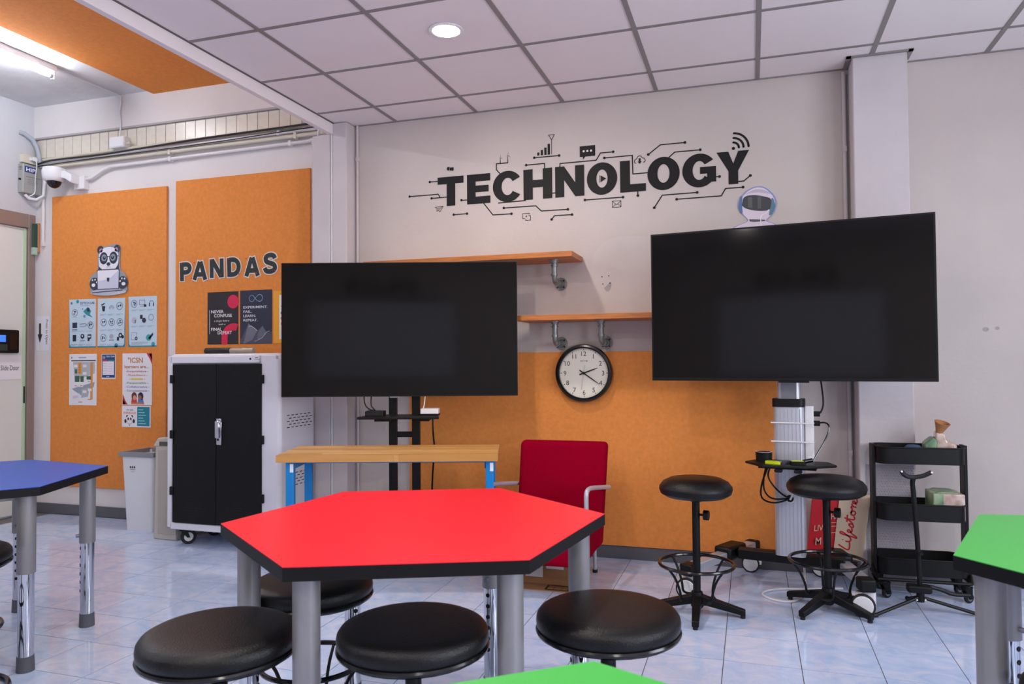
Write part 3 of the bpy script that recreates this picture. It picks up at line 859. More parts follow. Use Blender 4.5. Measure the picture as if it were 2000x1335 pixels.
f.poly([(-.108, .056), (-.112, .2), (-.105, .207), (.1, .207), (.108, .2), (.104, .056)], LT); f.disc(.042, .306 + .006, .004, WH, n=8); f.disc(-.04, .312, .004, WH, n=8); f.up()
f.poly([(-.108, .12), (-.112, .2), (-.105, .207), (.1, .207), (.104, .2), (.02, .14), (-.05, .125)], WH); f.line([(-.17, .028), (.15, .04)], .006, (40, 50, 90)); f.up()
f.poly([(-.014, .145), (.014, .145), (.012, .12), (0, .108), (-.012, .12)], DK)
f.build('print', t)

# --- PANDAS paper letters
M_DGRN = mat('dark_paper', (38, 45, 44), .7)
W_ = .036
def arcpts(cx, cz, rx, rz, a0, a1, n=14): return [(cx + rx * math.cos(math.radians(a0 + (a1 - a0) * i / n)), cz + rz * math.sin(math.radians(a0 + (a1 - a0) * i / n))) for i in range(n + 1)]
H_ = .145
STROKES = {
 'P': [[(.018, 0), (.018, H_)], [(.018, H_ - .017), (.058, H_ - .017)] + arcpts(.058, .097, .036, .031, 90, -90) + [(.018, .066)]],
 'A': [[(.014, 0), (.062, H_ - .004)], [(.118, 0), (.070, H_ - .004)], [(.035, .042), (.098, .042)]],
 'N': [[(.018, 0), (.018, H_)], [(.024, H_ - .006), (.106, .006)], [(.112, 0), (.112, H_)]],
 'D': [[(.018, 0), (.018, H_)], [(.018, H_ - .016), (.052, H_ - .016)] + arcpts(.052, H_ / 2, .052, H_ / 2 - .016, 90, -90, 18) + [(.018, .016)]],
 'S': [smooth2([(.108, .105), (.100, .128), (.062, .136), (.026, .122), (.028, .088), (.066, .073), (.104, .058), (.106, .022), (.066, .008), (.026, .016), (.016, .042)], 2)]}
for ch, u, dz, rot in (('P', -1.905, -.005, .03), ('A', -1.785, .0, -.02), ('N', -1.625, .008, .02), ('D', -1.462, .01, .03), ('A', -1.305, .008, .0), ('S', -1.140, .022, .05)):
    lab = 'dark paper letter %s with white edge on the orange board' % ch if ch != 'A' else ('first' if u < -1.6 else 'second') + ' dark paper letter A of the word PANDAS'
    t = thing('paper_letter', lab, 'letter', (u, YP, 1.888 + dz), 0, 'paper letters spelling PANDAS')
    for nm, wd, ly, c in (('white_edge', .052, 2, (226, 224, 222)), ('letter', W_, 4, M_DGRN)):
        f = Flat(.0009); f.layer = ly
        for st in STROKES[ch]:
            ex = (wd - W_) / 2
            st = [Vector(p) for p in st]
            st[0] = st[0] - (st[1] - st[0]).normalized() * ex; st[-1] = st[-1] + (st[-1] - st[-2]).normalized() * ex
            f.line(st, wd, c); f.layer += .25
        f.build(nm, t).rotation_euler = (0, -rot, 0)
    for (a, b) in ((.015, .135), (.105, .02)):
        MB().lathe([(0, .006), (.004, .004), (.004, -.002)], 8, (a, -.004, b), axis='y').build('push_pin', mat('pin_red', (200, 40, 40), .3), t)

# ================================================================== TECHNOLOGY wall lettering
Z0, Z1 = 2.30, 2.50
SW, SH = .062, .049
t_sign = thing('wall_lettering', 'black TECHNOLOGY lettering with circuit lines and icons on the wall', 'lettering', (0, -.001, 0))
def letter(draw):
    f = Flat(.0012); draw(f); return f.build('letter', t_sign)
def LT_(f): f.rect(.311, Z1 - SH, .502, Z1, M_INK); f.rect(.378, Z0, .441, Z1 - SH, M_INK)
def LE(f):
    f.rect(.527, Z0, .589, Z1, M_INK)
    for z in (Z0, 2.378, Z1 - SH): f.rect(.589, z, .694 - (.012 if z == 2.378 else 0), z + (SH if z != 2.378 else .045), M_INK)
def ring_arc(f, x0, x1, a0, a1, sw=.062, sh=.046):
    cx, cz = (x0 + x1) / 2, 2.40
    rx, rz = (x1 - x0) / 2, .104
    y = -f.layer * f.eps
    n = 40; vs = []
    for i in range(n + 1):
        tt = math.radians(a0 + (a1 - a0) * i / n)
        vs += [(cx + rx * math.cos(tt), y, cz + rz * math.sin(tt)), (cx + (rx - sw) * math.cos(tt), y, cz + (rz - sh) * math.sin(tt))]
    f.mb.add(vs, [(2 * i, 2 * i + 1, 2 * i + 3, 2 * i + 2) for i in range(n)], f.mi(M_INK))
def LC(f): ring_arc(f, .712, .920, 34, 326)
def LH(f): f.rect(.926, Z0, .990, Z1, M_INK); f.rect(1.058, Z0, 1.122, Z1, M_INK); f.rect(.990, 2.378, 1.058, 2.428, M_INK)
def LN(f): f.rect(1.142, Z0, 1.202, Z1, M_INK); f.rect(1.275, Z0, 1.335, Z1, M_INK); f.poly([(1.202, Z1), (1.275, 2.390), (1.275, Z0), (1.202, 2.410)], M_INK)
def LO(f): ring_arc(f, 1.352, 1.548, 0, 360)
def LL(f): f.rect(1.566, Z0, 1.629, Z1, M_INK); f.rect(1.629, Z0, 1.728, Z0 + SH, M_INK)
def LO2(f): ring_arc(f, 1.738, 1.936, 0, 360)
def LG(f): ring_arc(f, 1.952, 2.156, 36, 322); f.layer = 1.3; f.rect(2.058, 2.378, 2.153, 2.42, M_INK); f.rect(2.100, 2.325, 2.153, 2.378, M_INK)
def LY(f): f.poly([(2.157, Z1), (2.226, Z1), (2.2535, 2.425), (2.2255, 2.38)], M_INK); f.poly([(2.346, Z1), (2.2815, 2.38), (2.2535, 2.425), (2.284, Z1)], M_INK); f.poly([(2.2255, 2.38), (2.2535, 2.425), (2.2815, 2.38), (2.2815, Z0), (2.2255, Z0)], M_INK)
for g in (LT_, LE, LC, LH, LN, LO, LL, LO2, LG, LY): letter(g)
CIRC = [[[[0.253, 2.475], [0.312, 2.475]], 1], [[[0.1, 2.386], [0.315, 2.386], [0.328, 2.365]], 1], [[[0.266, 2.361], [0.378, 2.362]], 1], [[[0.486, 2.332], [0.527, 2.331]], 1], [[[0.748, 2.294], [0.941, 2.297]], 0], [[[0.646, 2.300], [0.711, 2.217], [0.842, 2.216]], 2], [[[0.429, 2.238], [0.526, 2.238]], 3], [[[0.788, 2.258], [1.009, 2.257], [1.047, 2.22], [1.225, 2.219]], 3], [[[1.116, 2.16], [1.135, 2.183], [1.252, 2.183]], 3], [[[1.002, 2.575], [1.17, 2.574]], 3], [[[0.946, 2.531], [1.071, 2.531], [1.072, 2.5]], 1], [[[1.174, 2.5], [1.175, 2.521], [1.413, 2.521], [1.442, 2.565], [1.524, 2.565]], 2], [[[0.763, 2.490], [0.738, 2.518], [0.738, 2.558], [0.821, 2.558]], 0], [[[1.338, 2.271], [1.583, 2.271]], 3], [[[1.119, 2.332], [1.146, 2.332]], 0], [[[1.467, 2.531], [1.645, 2.531], [1.647, 2.413], [1.745, 2.413]], 1], [[[1.745, 2.527], [1.82, 2.581], [1.97, 2.581]], 3], [[[1.871, 2.497], [1.907, 2.527], [2.061, 2.527]], 2], [[[2.150, 2.353], [2.173, 2.353]], 2], [[[2.279, 2.314], [2.313, 2.314], [2.351, 2.344]], 2], [[[1.916, 2.233], [2.181, 2.234], [2.207, 2.277], [2.308, 2.277]], 3], [[[1.778, 2.19], [1.828, 2.265], [2.039, 2.266]], 3], [[[1.677, 2.301], [1.677, 2.274]], 2]]
for pts, dots in CIRC:
    f = Flat(.001)
    f.line(pts, .0068, M_INK); f.up()
    if dots & 1: f.disc(*pts[0], .0086, M_INK, n=14)
    if dots & 2: f.disc(*pts[-1], .0086, M_INK, n=14)
    f.build('circuit_line', t_sign)
def icon(draw):
    f = Flat(.001); draw(f); return f.build('icon', t_sign)
def i_chat(f): f.poly([(.381, 2.566), (.40, 2.567), (.40, 2.558), (.397, 2.556), (.397, 2.545), (.39, 2.54), (.388, 2.545), (.381, 2.546)], M_INK); f.poly([(.401, 2.562), (.43, 2.562), (.43, 2.541), (.426, 2.541), (.421, 2.535), (.419, 2.541), (.401, 2.541)], M_INK)
def i_plane(f): f.line([(.293, 2.298), (.352, 2.301), (.327, 2.263), (.316, 2.276), (.304, 2.269), (.306, 2.284)], .003, M_INK, True); f.up(); f.line([(.306, 2.284), (.352, 2.301), (.316, 2.276)], .003, M_INK)
def i_bars(f):
    for a, b, c in ((1.022, 1.037, 2.607), (1.046, 1.061, 2.621), (1.070, 1.086, 2.635), (1.093, 1.109, 2.657)): f.rect(a, 2.586, b, c, M_INK)
    f.rect(1.118, 2.586, 1.1215, 2.682, M_INK); f.line([(1.12, 2.681), (1.101, 2.714), (1.139, 2.714)], .004, M_INK, True)
def i_bubble(f):
    f.rect(1.307, 2.551, 1.408, 2.62, M_INK); f.poly([(1.326, 2.551), (1.343, 2.551), (1.328, 2.532)], M_INK); f.up()
    for x in (1.333, 1.357, 1.381): f.disc(x, 2.586, .0075, (216, 210, 212), n=14)
def turbine(x, z0, z1, b):
    def g(f):
        f.poly([(x - .003, z0), (x + .003, z0), (x + .0012, z1), (x - .0012, z1)], M_INK)
        for a in (82, 205, 325):
            ar = math.radians(a); f.poly([(x, z1 + .002), (x + b * math.cos(ar), z1 + b * math.sin(ar)), (x + .3 * b * math.cos(ar - .25), z1 + .3 * b * math.sin(ar - .25))], M_INK)
    return g
def i_cloud(f):
    f.line(smooth2([(1.668, 2.478), (1.657, 2.484), (1.66, 2.502), (1.672, 2.505), (1.678, 2.522), (1.698, 2.525), (1.706, 2.51), (1.722, 2.506), (1.727, 2.488), (1.712, 2.48)], 2), .0042, M_INK); f.up()
    f.rect(1.685, 2.488, 1.697, 2.508, M_INK); f.poly([(1.678, 2.488), (1.704, 2.488), (1.691, 2.473)], M_INK)
def i_wifi(f):
    f.disc(2.256, 2.517, .0095, M_INK)
    for r in (.034, .061, .090): f.arc(2.254, 2.519, r, .0125, 2, 86, M_INK, 16)
    for r in (.034, .061, .090):
        for a in (2, 86): f.disc(2.254 + r * math.cos(math.radians(a)), 2.519 + r * math.sin(math.radians(a)), .0062, M_INK, n=10)
def i_play(f): f.poly([(1.441, 2.377), (1.478, 2.399), (1.441, 2.421)], M_INK); f.rect(1.434, 2.375, 1.437, 2.423, M_INK)
def i_env(f): f.line([(1.515, 2.210), (1.570, 2.210), (1.570, 2.250), (1.515, 2.250)], .0032, M_INK, True); f.up(); f.line([(1.515, 2.249), (1.5425, 2.226), (1.570, 2.249)], .0028, M_INK); f.line([(1.515, 2.211), (1.536, 2.231)], .0025, M_INK); f.line([(1.57, 2.211), (1.549, 2.231)], .0025, M_INK)
def i_copy(f): f.line([(.934, 2.178), (.919, 2.178), (.919, 2.211), (.966, 2.211), (.966, 2.202)], .0034, M_INK); f.line([(.958, 2.195), (.973, 2.195), (.973, 2.165), (.940, 2.165), (.940, 2.174)], .0034, M_INK); f.disc(.944, 2.192, .006, (90, 88, 92), n=10)
for g in (i_chat, i_plane, i_bars, i_bubble, turbine(.7655, 2.558, 2.598, .022), turbine(.8185, 2.558, 2.608, .026), i_cloud, i_wifi, i_play, i_env, i_copy): icon(g)

# --- robot head cutout above the right television
t = thing('robot_cutout', 'printed robot head cutout with headset above the right television', 'cutout', (2.39, -.002, 1.98))
body = smooth2([(-.17, 0), (-.165, .035), (-.13, .065), (-.06, .085), (-.055, .10), (-.085, .13), (-.112, .17), (-.112, .205), (-.09, .245), (-.06, .275), (-.01, .297), (.04, .29), (.08, .255), (.105, .215), (.106, .17), (.085, .12), (.05, .095), (.05, .08), (.10, .065), (.125, .03), (.13, 0)], 2)
MB().prism(body, -.004, 0, axis='y').build('board', mat('robot_edge_blue', (128, 150, 205), .35), t)
f = Flat(.0005); f.layer = 9
RW, RG = (226, 212, 226), (70, 70, 74)
f.poly([(x * .94 - .001, z * .975 + .001) for x, z in body], RW); f.up()
f.poly(smooth2([(-.11, .17), (-.1, .24), (-.085, .245), (-.09, .2), (-.085, .13), (-.1, .14), (-.11, .17)], 1)[:-1], (92, 120, 170))
f.poly(smooth2([(.1, .17), (.09, .22), (.075, .215), (.07, .16), (.06, .11), (.085, .125), (.1, .17)], 1)[:-1], (96, 130, 150))
f.poly(smooth2([(-.05, .1), (.045, .092), (.04, .082), (-.045, .082), (-.05, .1)], 1)[:-1], (90, 84, 92))
f.poly(smooth2([(-.08, .25), (0, .285), (.07, .255), (.08, .24), (0, .262), (-.08, .25)], 2)[:-1], (196, 184, 196)); f.up()
f.poly(smooth2([(-.090, .185), (-.082, .240), (-.02, .246), (.05, .228), (.080, .214), (.075, .165), (.062, .143), (-.01, .147), (-.07, .165), (-.090, .185)], 2)[:-1], RG); f.up()
f.poly([(-.055, .232), (-.03, .234), (-.03, .165), (-.055, .172)], (96, 98, 98)); f.poly([(0, .235), (.02, .232), (.02, .16), (0, .16)], (92, 94, 94))
f.line(smooth2([(.062, .15), (.05, .13), (.02, .12), (.015, .09), (.02, .04)], 2), .006, (240, 236, 246))
f.build('print', t)

# ================================================================== wall shelves on pipe brackets
def shelf(label, x0, x1, z, brackets):
    t = thing('wall_shelf', label, 'shelf', (x0, -.002, z), 0, 'wooden wall shelves')
    MB().box(0, x1 - x0, -.298, 0, 0, .034).build('board', M_SHELF, t, bevel=.003)
    for bx in brackets:
        u = bx - x0
        b = MB()
        b.cyl((u, -.165, -.004), (u, -.165, 0), .040, n=24).cyl((u, -.165, -.02), (u, -.165, -.004), .022, .026, n=20)
        fl_ = b.build('pipe_bracket', M_GALV, t)
        MB().tube([(u, -.165, -.015), (u, -.165, -.095), (u, -.160, -.118), (u, -.148, -.131), (u, -.125, -.136), (u, -.01, -.136)], .0165, 14).build('elbow_pipe', M_GALV, fl_)
        for p, q in (((u, -.165, -.04), (u, -.165, -.03)), ((u, -.165, -.098), (u, -.165, -.085)), ((u, -.10, -.136), (u, -.118, -.136))): MB().cyl(p, q, .0215, n=18).build('collar', M_GALV, fl_)
        fw = MB().cyl((u, -.006, -.136), (u, 0, -.136), .042, n=28).cyl((u, -.03, -.136), (u, -.006, -.136), .022, .027, n=20).build('wall_flange', M_GALV, fl_)
        for k in range(4):
            a = PI / 4 + k * PI / 2
            MB().cyl((u + .031 * math.cos(a), -.0085, -.136 + .031 * math.sin(a)), (u + .031 * math.cos(a), -.006, -.136 + .031 * math.sin(a)), .005, n=8).build('screw', M_BLACK, fl_)
    return t
shelf('upper wooden wall shelf behind the left television', -.10, 1.319, 1.871, (.15, 1.174))
shelf('lower wooden wall shelf above the clock', .955, 2.42, 1.487, (1.174, 1.467, 2.25))

# ================================================================== wall clock
t = thing('wall_clock', 'round white-faced wall clock with black rim under the shelf', 'clock', (1.328, -.0205, 1.161))
MB().lathe([(.175, 0), (.183, .006), (.184, .03), (.178, .045), (.166, .048), (.158, .040), (.157, .018)], 64, axis='y').build('rim', M_BLACKG, t)
MB().lathe([(.16, 0), (.16, .018), (0, .018)], 48, axis='y').build('face', mat('clock_face', (238, 232, 218), .5), t)
f = Flat(.0004); f.layer = 46
INK = (38, 36, 40)
for k in range(1, 13):
    a = PI / 2 - k * PI / 6
    s = str(k)
    f.text(s, .123 * math.cos(a), .123 * math.sin(a) - .015, .042, INK, .0, 'c')
for k in range(60):
    a = k * PI / 30
    L, w = ((.010, .004) if k % 5 == 0 else (.006, .0012))
    c, s = math.cos(a), math.sin(a)
    f.poly([(c * .153 - s * w / 2, s * .153 + c * w / 2), (c * .153 + s * w / 2, s * .153 - c * w / 2), (c * (.153 - L) + s * w / 2, s * (.153 - L) - c * w / 2), (c * (.153 - L) - s * w / 2, s * (.153 - L) + c * w / 2)], INK if k % 5 == 0 else (190, 160, 90))
f.textfit('RHYTHM', -.022, .024, .072, .009, (80, 78, 80), .01)
f.build('dial', t)
def hand(ang, L, w, tail, y, name, c):
    a = math.radians(90 - ang); ca, sa = math.cos(a), math.sin(a)
    p = [(-tail, -w), (L * .55, -w * .9), (L, -.001), (L, .001), (L * .55, w * .9), (-tail, w)]
    MB().prism([(u * ca - v * sa, u * sa + v * ca) for u, v in p], -y - .0015, -y, axis='y').build(name, c, t)
hand(70, .095, .0042, .03, .024, 'hour_hand', M_BLACK)
hand(125, .125, .0035, .032, .027, 'minute_hand', M_BLACK)
hand(188, .105, .0009, .05, .030, 'second_hand', mat('steel_hand', (150, 150, 150), .3, .8))
MB().cyl((0, -.033, 0), (0, -.018, 0), .007).build('hub', M_BLACK, t)

# --- old marks on the walls
def wall_mark(draw):
    f = Flat(.0004); draw(f); return f.build('wall_mark', wb)
M_PATCH = mat('repainted_patch', (205, 195, 191), .6, var=.03, vscale=4)
M_SMUDGE = mat('plaster_scuff', (172, 162, 164), .8, var=.12, vscale=30)
wall_mark(lambda f: f.poly(smooth2([(1.40, 1.64), (1.36, 1.80), (1.42, 2.0), (1.62, 2.03), (1.80, 2.0), (1.82, 1.8), (1.78, 1.62), (1.6, 1.58), (1.40, 1.64)], 2)[:-1], M_PATCH))
for (x, z) in ((1.443, 1.772), (1.487, 1.776), (1.448, 1.726), (1.493, 1.730)):
    wall_mark(lambda f: (f.up(), f.disc(x, z, .0042, (70, 64, 66), n=10)))
wall_mark(lambda f: (f.up(), f.poly(smooth2([(1.455, 1.70), (1.47, 1.675), (1.492, 1.68), (1.505, 1.715), (1.50, 1.745), (1.475, 1.715), (1.455, 1.70)], 2)[:-1], M_SMUDGE)))
wall_mark(lambda f: (f.up(), f.rect(1.63, 1.66, 1.68, 1.668, (206, 194, 176))))
wall_mark(lambda f: (f.up(), f.rect(1.625, 2.035, 1.71, 2.046, (204, 194, 180))))
for (x, z, r) in ((3.565, 1.395, .016), (3.62, 1.40, .012)):
    wall_mark(lambda f: f.disc(x, z, r, M_SMUDGE, r * .8, 12))
# --- bubble wrap leaning behind the cart
m_ = mat('bubble_wrap', (214, 206, 214), .2, alpha=.45, bump=.9, bscale=190)
t = thing('bubble_wrap', 'sheet of bubble wrap leaning on the pillar behind the cart', 'packing sheet', (2.93, -.170, .0))
MB().box(0, .235, -.004, -.002, .01, .66).build('film', m_, t)
bb = MB()
for i in range(17):
    for j in range(44):
        x = .008 + i * .0138 + (j % 2) * .0069; z = .03 + j * .0143
        y = -.0041
        bb.add([(x - .005, y, z), (x, y, z - .005), (x + .005, y, z), (x, y, z + .005), (x, y - .0025, z)], [(0, 1, 4), (1, 2, 4), (2, 3, 4), (3, 0, 4)])
tag(bb.build('bubbles', m_, t), kind='stuff')

# ================================================================== hexagonal tables
def hex_table(name, label, top, c, a0, z=.75, R=.60):
    t = thing(name, label, 'table', (c[0], c[1], 0), 0, 'hexagonal classroom tables')
    P = [(R * math.cos(a0 + k * PI / 3), R * math.sin(a0 + k * PI / 3)) for k in range(6)]
    q = (R - .0) / R
    MB().prism(P, z - .002, z).build('table_top', top, t)
    MB().prism([(x * 1.0015, y * 1.0015) for x, y in P], z - .036, z - .002).build('edge_band', M_EDGE, t)
    ap = MB()
    MB().prism([(x * .80, y * .80) for x, y in P], z - .062, z - .036).build('apron', M_LEG, t)
    for k in range(6):
        a = a0 + k * PI / 3
        x, y = .515 * math.cos(a), .515 * math.sin(a)
        lg = MB().cyl((x, y, .395), (x, y, z - .036), .0345, n=24).build('leg', M_LEG, t)
        MB().cyl((x, y, .03), (x, y, .40), .0295, n=24).build('chrome_tube', M_CHROME, lg)
        MB().cyl((x, y, 0), (x, y, .062), .0335, .0315, n=20).build('foot_cap', M_RUBBER, lg)
        ux, uy = -math.cos(a), -math.sin(a)
        b = MB()
        for h in (.17, .21, .25, .29, .33, .37):
            b.cyl((x + ux * .029, y + uy * .029, h), (x + ux * .0305, y + uy * .0305, h), .008, n=12)
        tag(b.build('height_holes', M_BLACK, lg), kind='stuff')
        MB().cyl((x + ux * .033, y + uy * .033, .43), (x + ux * .048, y + uy * .048, .43), .008, n=12).build('bolt', M_ALUD, lg)
    return t
hex_table('hexagonal_table', 'red hexagonal table with black edge in the middle', M_RED, (1.330, -2.520), math.atan2(-.243, -.581))
hex_table('hexagonal_table', 'blue hexagonal table at the left edge', M_BLUE, (-.998, -2.308), math.atan2(.476, .362))
hex_table('hexagonal_table', 'green hexagonal table at the right edge', M_GREEN, (3.405, -2.435), math.atan2(-.108, -.583))
hex_table('hexagonal_table', 'green hexagonal table nearest the camera at the bottom', M_GREEN, (2.164, -4.045), math.atan2(.595, -.078))

# ================================================================== stools
def low_stool(label, c, z=.555, R=.2, a0=.3):
    t = thing('round_stool', label, 'stool', (c[0], c[1], 0), a0, 'round black classroom stools')
    MB().lathe([(0, z), (.08, z - .0004), (R - .045, z - .0018), (R - .022, z - .0055), (R - .009, z - .012), (R - .002, z - .022), (R, z - .034), (R - .001, z - .047), (R - .006, z - .054), (R - .016, z - .056), (0, z - .056)], 64).build('seat', M_VINYL, t)
    s = MB().ring(R - .006, .008, z - .060, 64, 8).cyl((0, 0, z - .072), (0, 0, z - .054), R - .01, .11, n=32)
    s.build('seat_ring', M_BLACKG, t)
    MB().cyl((0, 0, .10), (0, 0, z - .07), .0215, n=20).build('post', M_BLACK, t)
    MB().cyl((0, 0, .075), (0, 0, .30), .027, n=20).build('sleeve', M_BLACK, t)
    MB().ring(.165, .0085, .25, 56, 8).build('foot_ring', M_BLACKG, t)
    MB().ring(.188, .011, .012, 56, 8).build('base_ring', M_BLACKG, t)
    for k in range(4):
        a = k * PI / 2
        ca, sa = math.cos(a), math.sin(a)
        MB().tube([(ca * .02, sa * .02, .12), (ca * .10, sa * .10, .11), (ca * .155, sa * .155, .05), (ca * .18, sa * .18, .013)], .012, 8, smooth=1).build('leg', M_BLACK, t)
        MB().tube([(ca * .165, sa * .165, .25), (ca * .12, sa * .12, .19), (ca * .10, sa * .10, .115)], .006, 6, smooth=1).build('strut', M_BLACK, t)
    return t
low_stool('black round stool at the left front of the red table', (1.004, -3.035), .555, .200)
low_stool('black round stool in the middle in front of the red table', (1.478, -2.860), .557, .200, .9)
low_stool('black round stool at the right front of the red table', (1.949, -2.598), .557, .200, .5)
low_stool('black round stool tucked deep under the red table behind its front leg', (.935, -2.497), .530, .200, .1)
low_stool('black round stool at the blue table, cut by the left edge', (-.53, -2.65), .555, .200, .2)
low_stool('black round stool beside the green table in the bottom right corner', (3.125, -2.655), .50, .200, .4)

def draft_stool(label, c, a0, z, R, ring_z, knob_a):
    t = thing('drafting_stool', label, 'stool', (c[0], c[1], 0), a0, 'tall black drafting stools')
    MB().lathe([(0, z), (.08, z - .001), (R - .05, z - .008), (R - .018, z - .024), (R - .002, z - .045), (R, z - .058), (R - .006, z - .078), (R - .03, z - .093), (R - .07, z - .098), (0, z - .098)], 64).build('seat', M_VINYL, t)
    MB().cyl((0, 0, z - .118), (0, 0, z - .097), .03, .075, n=28).build('seat_plate', M_BLACK, t)
    MB().cyl((0, 0, .06), (0, 0, z - .10), .0185, n=20).build('post', M_BLACK, t)
    ka = knob_a
    kx, ky = math.cos(ka), math.sin(ka)
    MB().cyl((kx * .018, ky * .018, .485), (kx * .04, ky * .04, .485), .006, n=10).cyl((kx * .038, ky * .038, .485), (kx * .062, ky * .062, .485), .024, n=18).build('knob', M_BLACK, t)
    MB().ring(.178, .0085, ring_z, 64, 8).build('foot_ring', M_BLACKG, t)
    MB().lathe([(0, .115), (.026, .112), (.03, .10), (.03, .04), (.02, .03), (0, .03)], 24).build('hub', M_BLACK, t)
    for k in range(4):
        a = k * PI / 2
        ca, sa = math.cos(a), math.sin(a)
        w0, w1 = .022, .016
        def P(r, w, zz): return (ca * r - sa * w, sa * r + ca * w, zz)
        m = MB()
        m.add([P(.02, -w0, .055), P(.02, w0, .055), P(.02, w0, .098), P(.02, -w0, .098), P(.225, -w1, .012), P(.225, w1, .012), P(.225, w1, .04), P(.225, -w1, .04)],
              [(0, 1, 2, 3), (4, 7, 6, 5), (0, 4, 5, 1), (1, 5, 6, 2), (2, 6, 7, 3), (3, 7, 4, 0)])
        m.build('leg', M_BLACK, t, bevel=.004)
        MB().cyl(P(.213, 0, 0), P(.213, 0, .014), .012, n=12).build('foot', M_TYRE, t)
        b = a + PI / 4
        cb_, sb_ = math.cos(b), math.sin(b)
        MB().tube([(cb_ * .178, sb_ * .178, ring_z), (cb_ * .135, sb_ * .135, ring_z - .05), (cb_ * .105, sb_ * .105, ring_z - .12), (cb_ * .10, sb_ * .10, .075), (ca * .09, sa * .09, .075)], .006, 6, smooth=2).build('strut', M_BLACK, t)
    return t
draft_stool('black drafting stool with footring left of the display column', (2.071, -.912), math.atan2(-.221, .006), .668, .176, .245, PI / 2 - .2)
draft_stool('black drafting stool with footring in front of the paper bag', (2.684, -.672), math.atan2(-.126, .167), .662, .187, .245, .35)

# ================================================================== televisions
def caster(parent, x, y, r=.03, w=.022, a=0.0, top=.09, wheel=M_TYRE, hubm=M_WHITEP, body=M_BLACK):
    ca, sa = math.cos(a), math.sin(a)
    def Pt(u, v, z): return (x + u * ca - v * sa, y + u * sa + v * ca, z)
    c = MB().cyl(Pt(0, 0, top - .012), Pt(0, 0, top), .02, n=14)
    for s in (-1, 1):
        c.add([Pt(-.018, s * (w / 2 + .002), top - .012), Pt(.03, s * (w / 2 + .002), top - .012), Pt(r * .9 + .006, s * (w / 2 + .002), r - .004), Pt(r * .9 - .012, s * (w / 2 + .002), r - .004),
               Pt(-.018, s * (w / 2 + .007), top - .012), Pt(.03, s * (w / 2 + .007), top - .012), Pt(r * .9 + .006, s * (w / 2 + .007), r - .004), Pt(r * .9 - .012, s * (w / 2 + .007), r - .004)],
              [(0, 1, 2, 3), (7, 6, 5, 4), (0, 4, 5, 1), (1, 5, 6, 2), (2, 6, 7, 3), (3, 7, 4, 0)])
    c.add([Pt(-.02, -w / 2 - .007, top - .016), Pt(.032, -w / 2 - .007, top - .016), Pt(.032, w / 2 + .007, top - .016), Pt(-.02, w / 2 + .007, top - .016), Pt(-.02, -w / 2 - .007, top - .008), Pt(.032, -w / 2 - .007, top - .008), Pt(.032, w / 2 + .007, top - .008), Pt(-.02, w / 2 + .007, top - .008)],
          [(0, 3, 2, 1), (4, 5, 6, 7), (0, 1, 5, 4), (1, 2, 6, 5), (2, 3, 7, 6), (3, 0, 4, 7)])
    o = c.build('caster', body, parent)
    wx = r * .9 - .003
    MB().cyl(Pt(wx, -w / 2, r), Pt(wx, w / 2, r), r, n=26).build('wheel', wheel, o, bevel=.003)
    MB().cyl(Pt(wx, -w / 2 - .001, r), Pt(wx, w / 2 + .001, r), r * .6, n=20).build('wheel_hub', hubm, o)
    return o

def tv_panel(t, W, z0, z1, y, bez=.008, rim=M_BLACK):
    h = W / 2
    MB().box(-h, h, y + .004, y + .04, z0, z1).build('housing', rim, t, bevel=.002)
    MB().box(-h * .62, h * .62, y + .04, y + .075, z0 + .06, z1 - .22).build('back_cover', M_BLACK, t, bevel=.01)
    MB().box(-h + bez * .3, h - bez * .3, y, y + .005, z0 + bez * .3, z1 - bez * .3).build('bezel', M_BLACK, t)
    MB().box(-h + bez, h - bez, y - .0008, y + .002, z0 + bez * 1.7, z1 - bez).build('screen', M_SCREEN, t)

# --- left television on a twin-post trolley, squared to the room's entrance side
A1 = YAW
t = thing('television', 'large dark television on a twin-post trolley behind the wooden bench', 'television', (.307, -.585, 0), A1)
tv_panel(t, 1.437, 1.031, 1.848, 0, .006, mat('tv_silver_rim', (96, 94, 96), .3, .6))
MB().box(-.06, -.0, -.001, .003, 1.024, 1.032).build('logo_tab', M_ALUD, t)
for s in (-1, 1):
    px = .016 + s * .071
    p = MB().box(px - .025, px + .025, .085, .12, .10, 1.62).build('post', M_BLACK, t, bevel=.003)
    MB().box(px - .03, px + .03, .07, .088, 1.16, 1.70).build('mount_arm', M_BLACK, p)
    b = MB().box(.016 + s * .36 - .022, .016 + s * .36 + .022, -.17, .42, .08, .115).build('base_leg', M_BLACK, t, bevel=.006)
    for yy in (-.13, .38): caster(t, .016 + s * .36, yy, .03, .02, A1 * 0 + .4, .082)
MB().box(-.345, .377, .07, .13, .085, .125).build('base_bar', M_BLACK, t, bevel=.004)
for q in ((.016 - .05, .016 + .05, .092, .113, .775, .81), (.016 - .05, .016 + .05, .092, .113, 1.5, 1.54), (-.33, .36, .062, .088, 1.40, 1.44)): MB().box(*q).build('cross_bar', M_BLACK, t, bevel=.003)
s = MB().prism([(-.235, -.12), (-.18, .085), (.20, .085), (.25, -.12)], .902, .918).build('tray', M_BLACK, t, bevel=.003)
MB().box(-.15, -.055, -.02, .09, .882, .902).build('tray_bracket', M_BLACK, s)
MB().box(.11, .18, -.02, .09, .882, .902).build('tray_bracket', M_BLACK, s)
R1 = Matrix.Rotation(A1, 3, 'Z')
def w1(x, y, z):
    v = R1 @ Vector((x, y, 0)); return (.307 + v.x, -.585 + v.y, z)
t = thing('media_box', 'small black media box on the left trolley tray', 'device', w1(-.138, -.04, .918), A1)
MB().rbox(-.055, .055, -.05, .05, 0, .03, .006).build('body', M_BLACK, t)
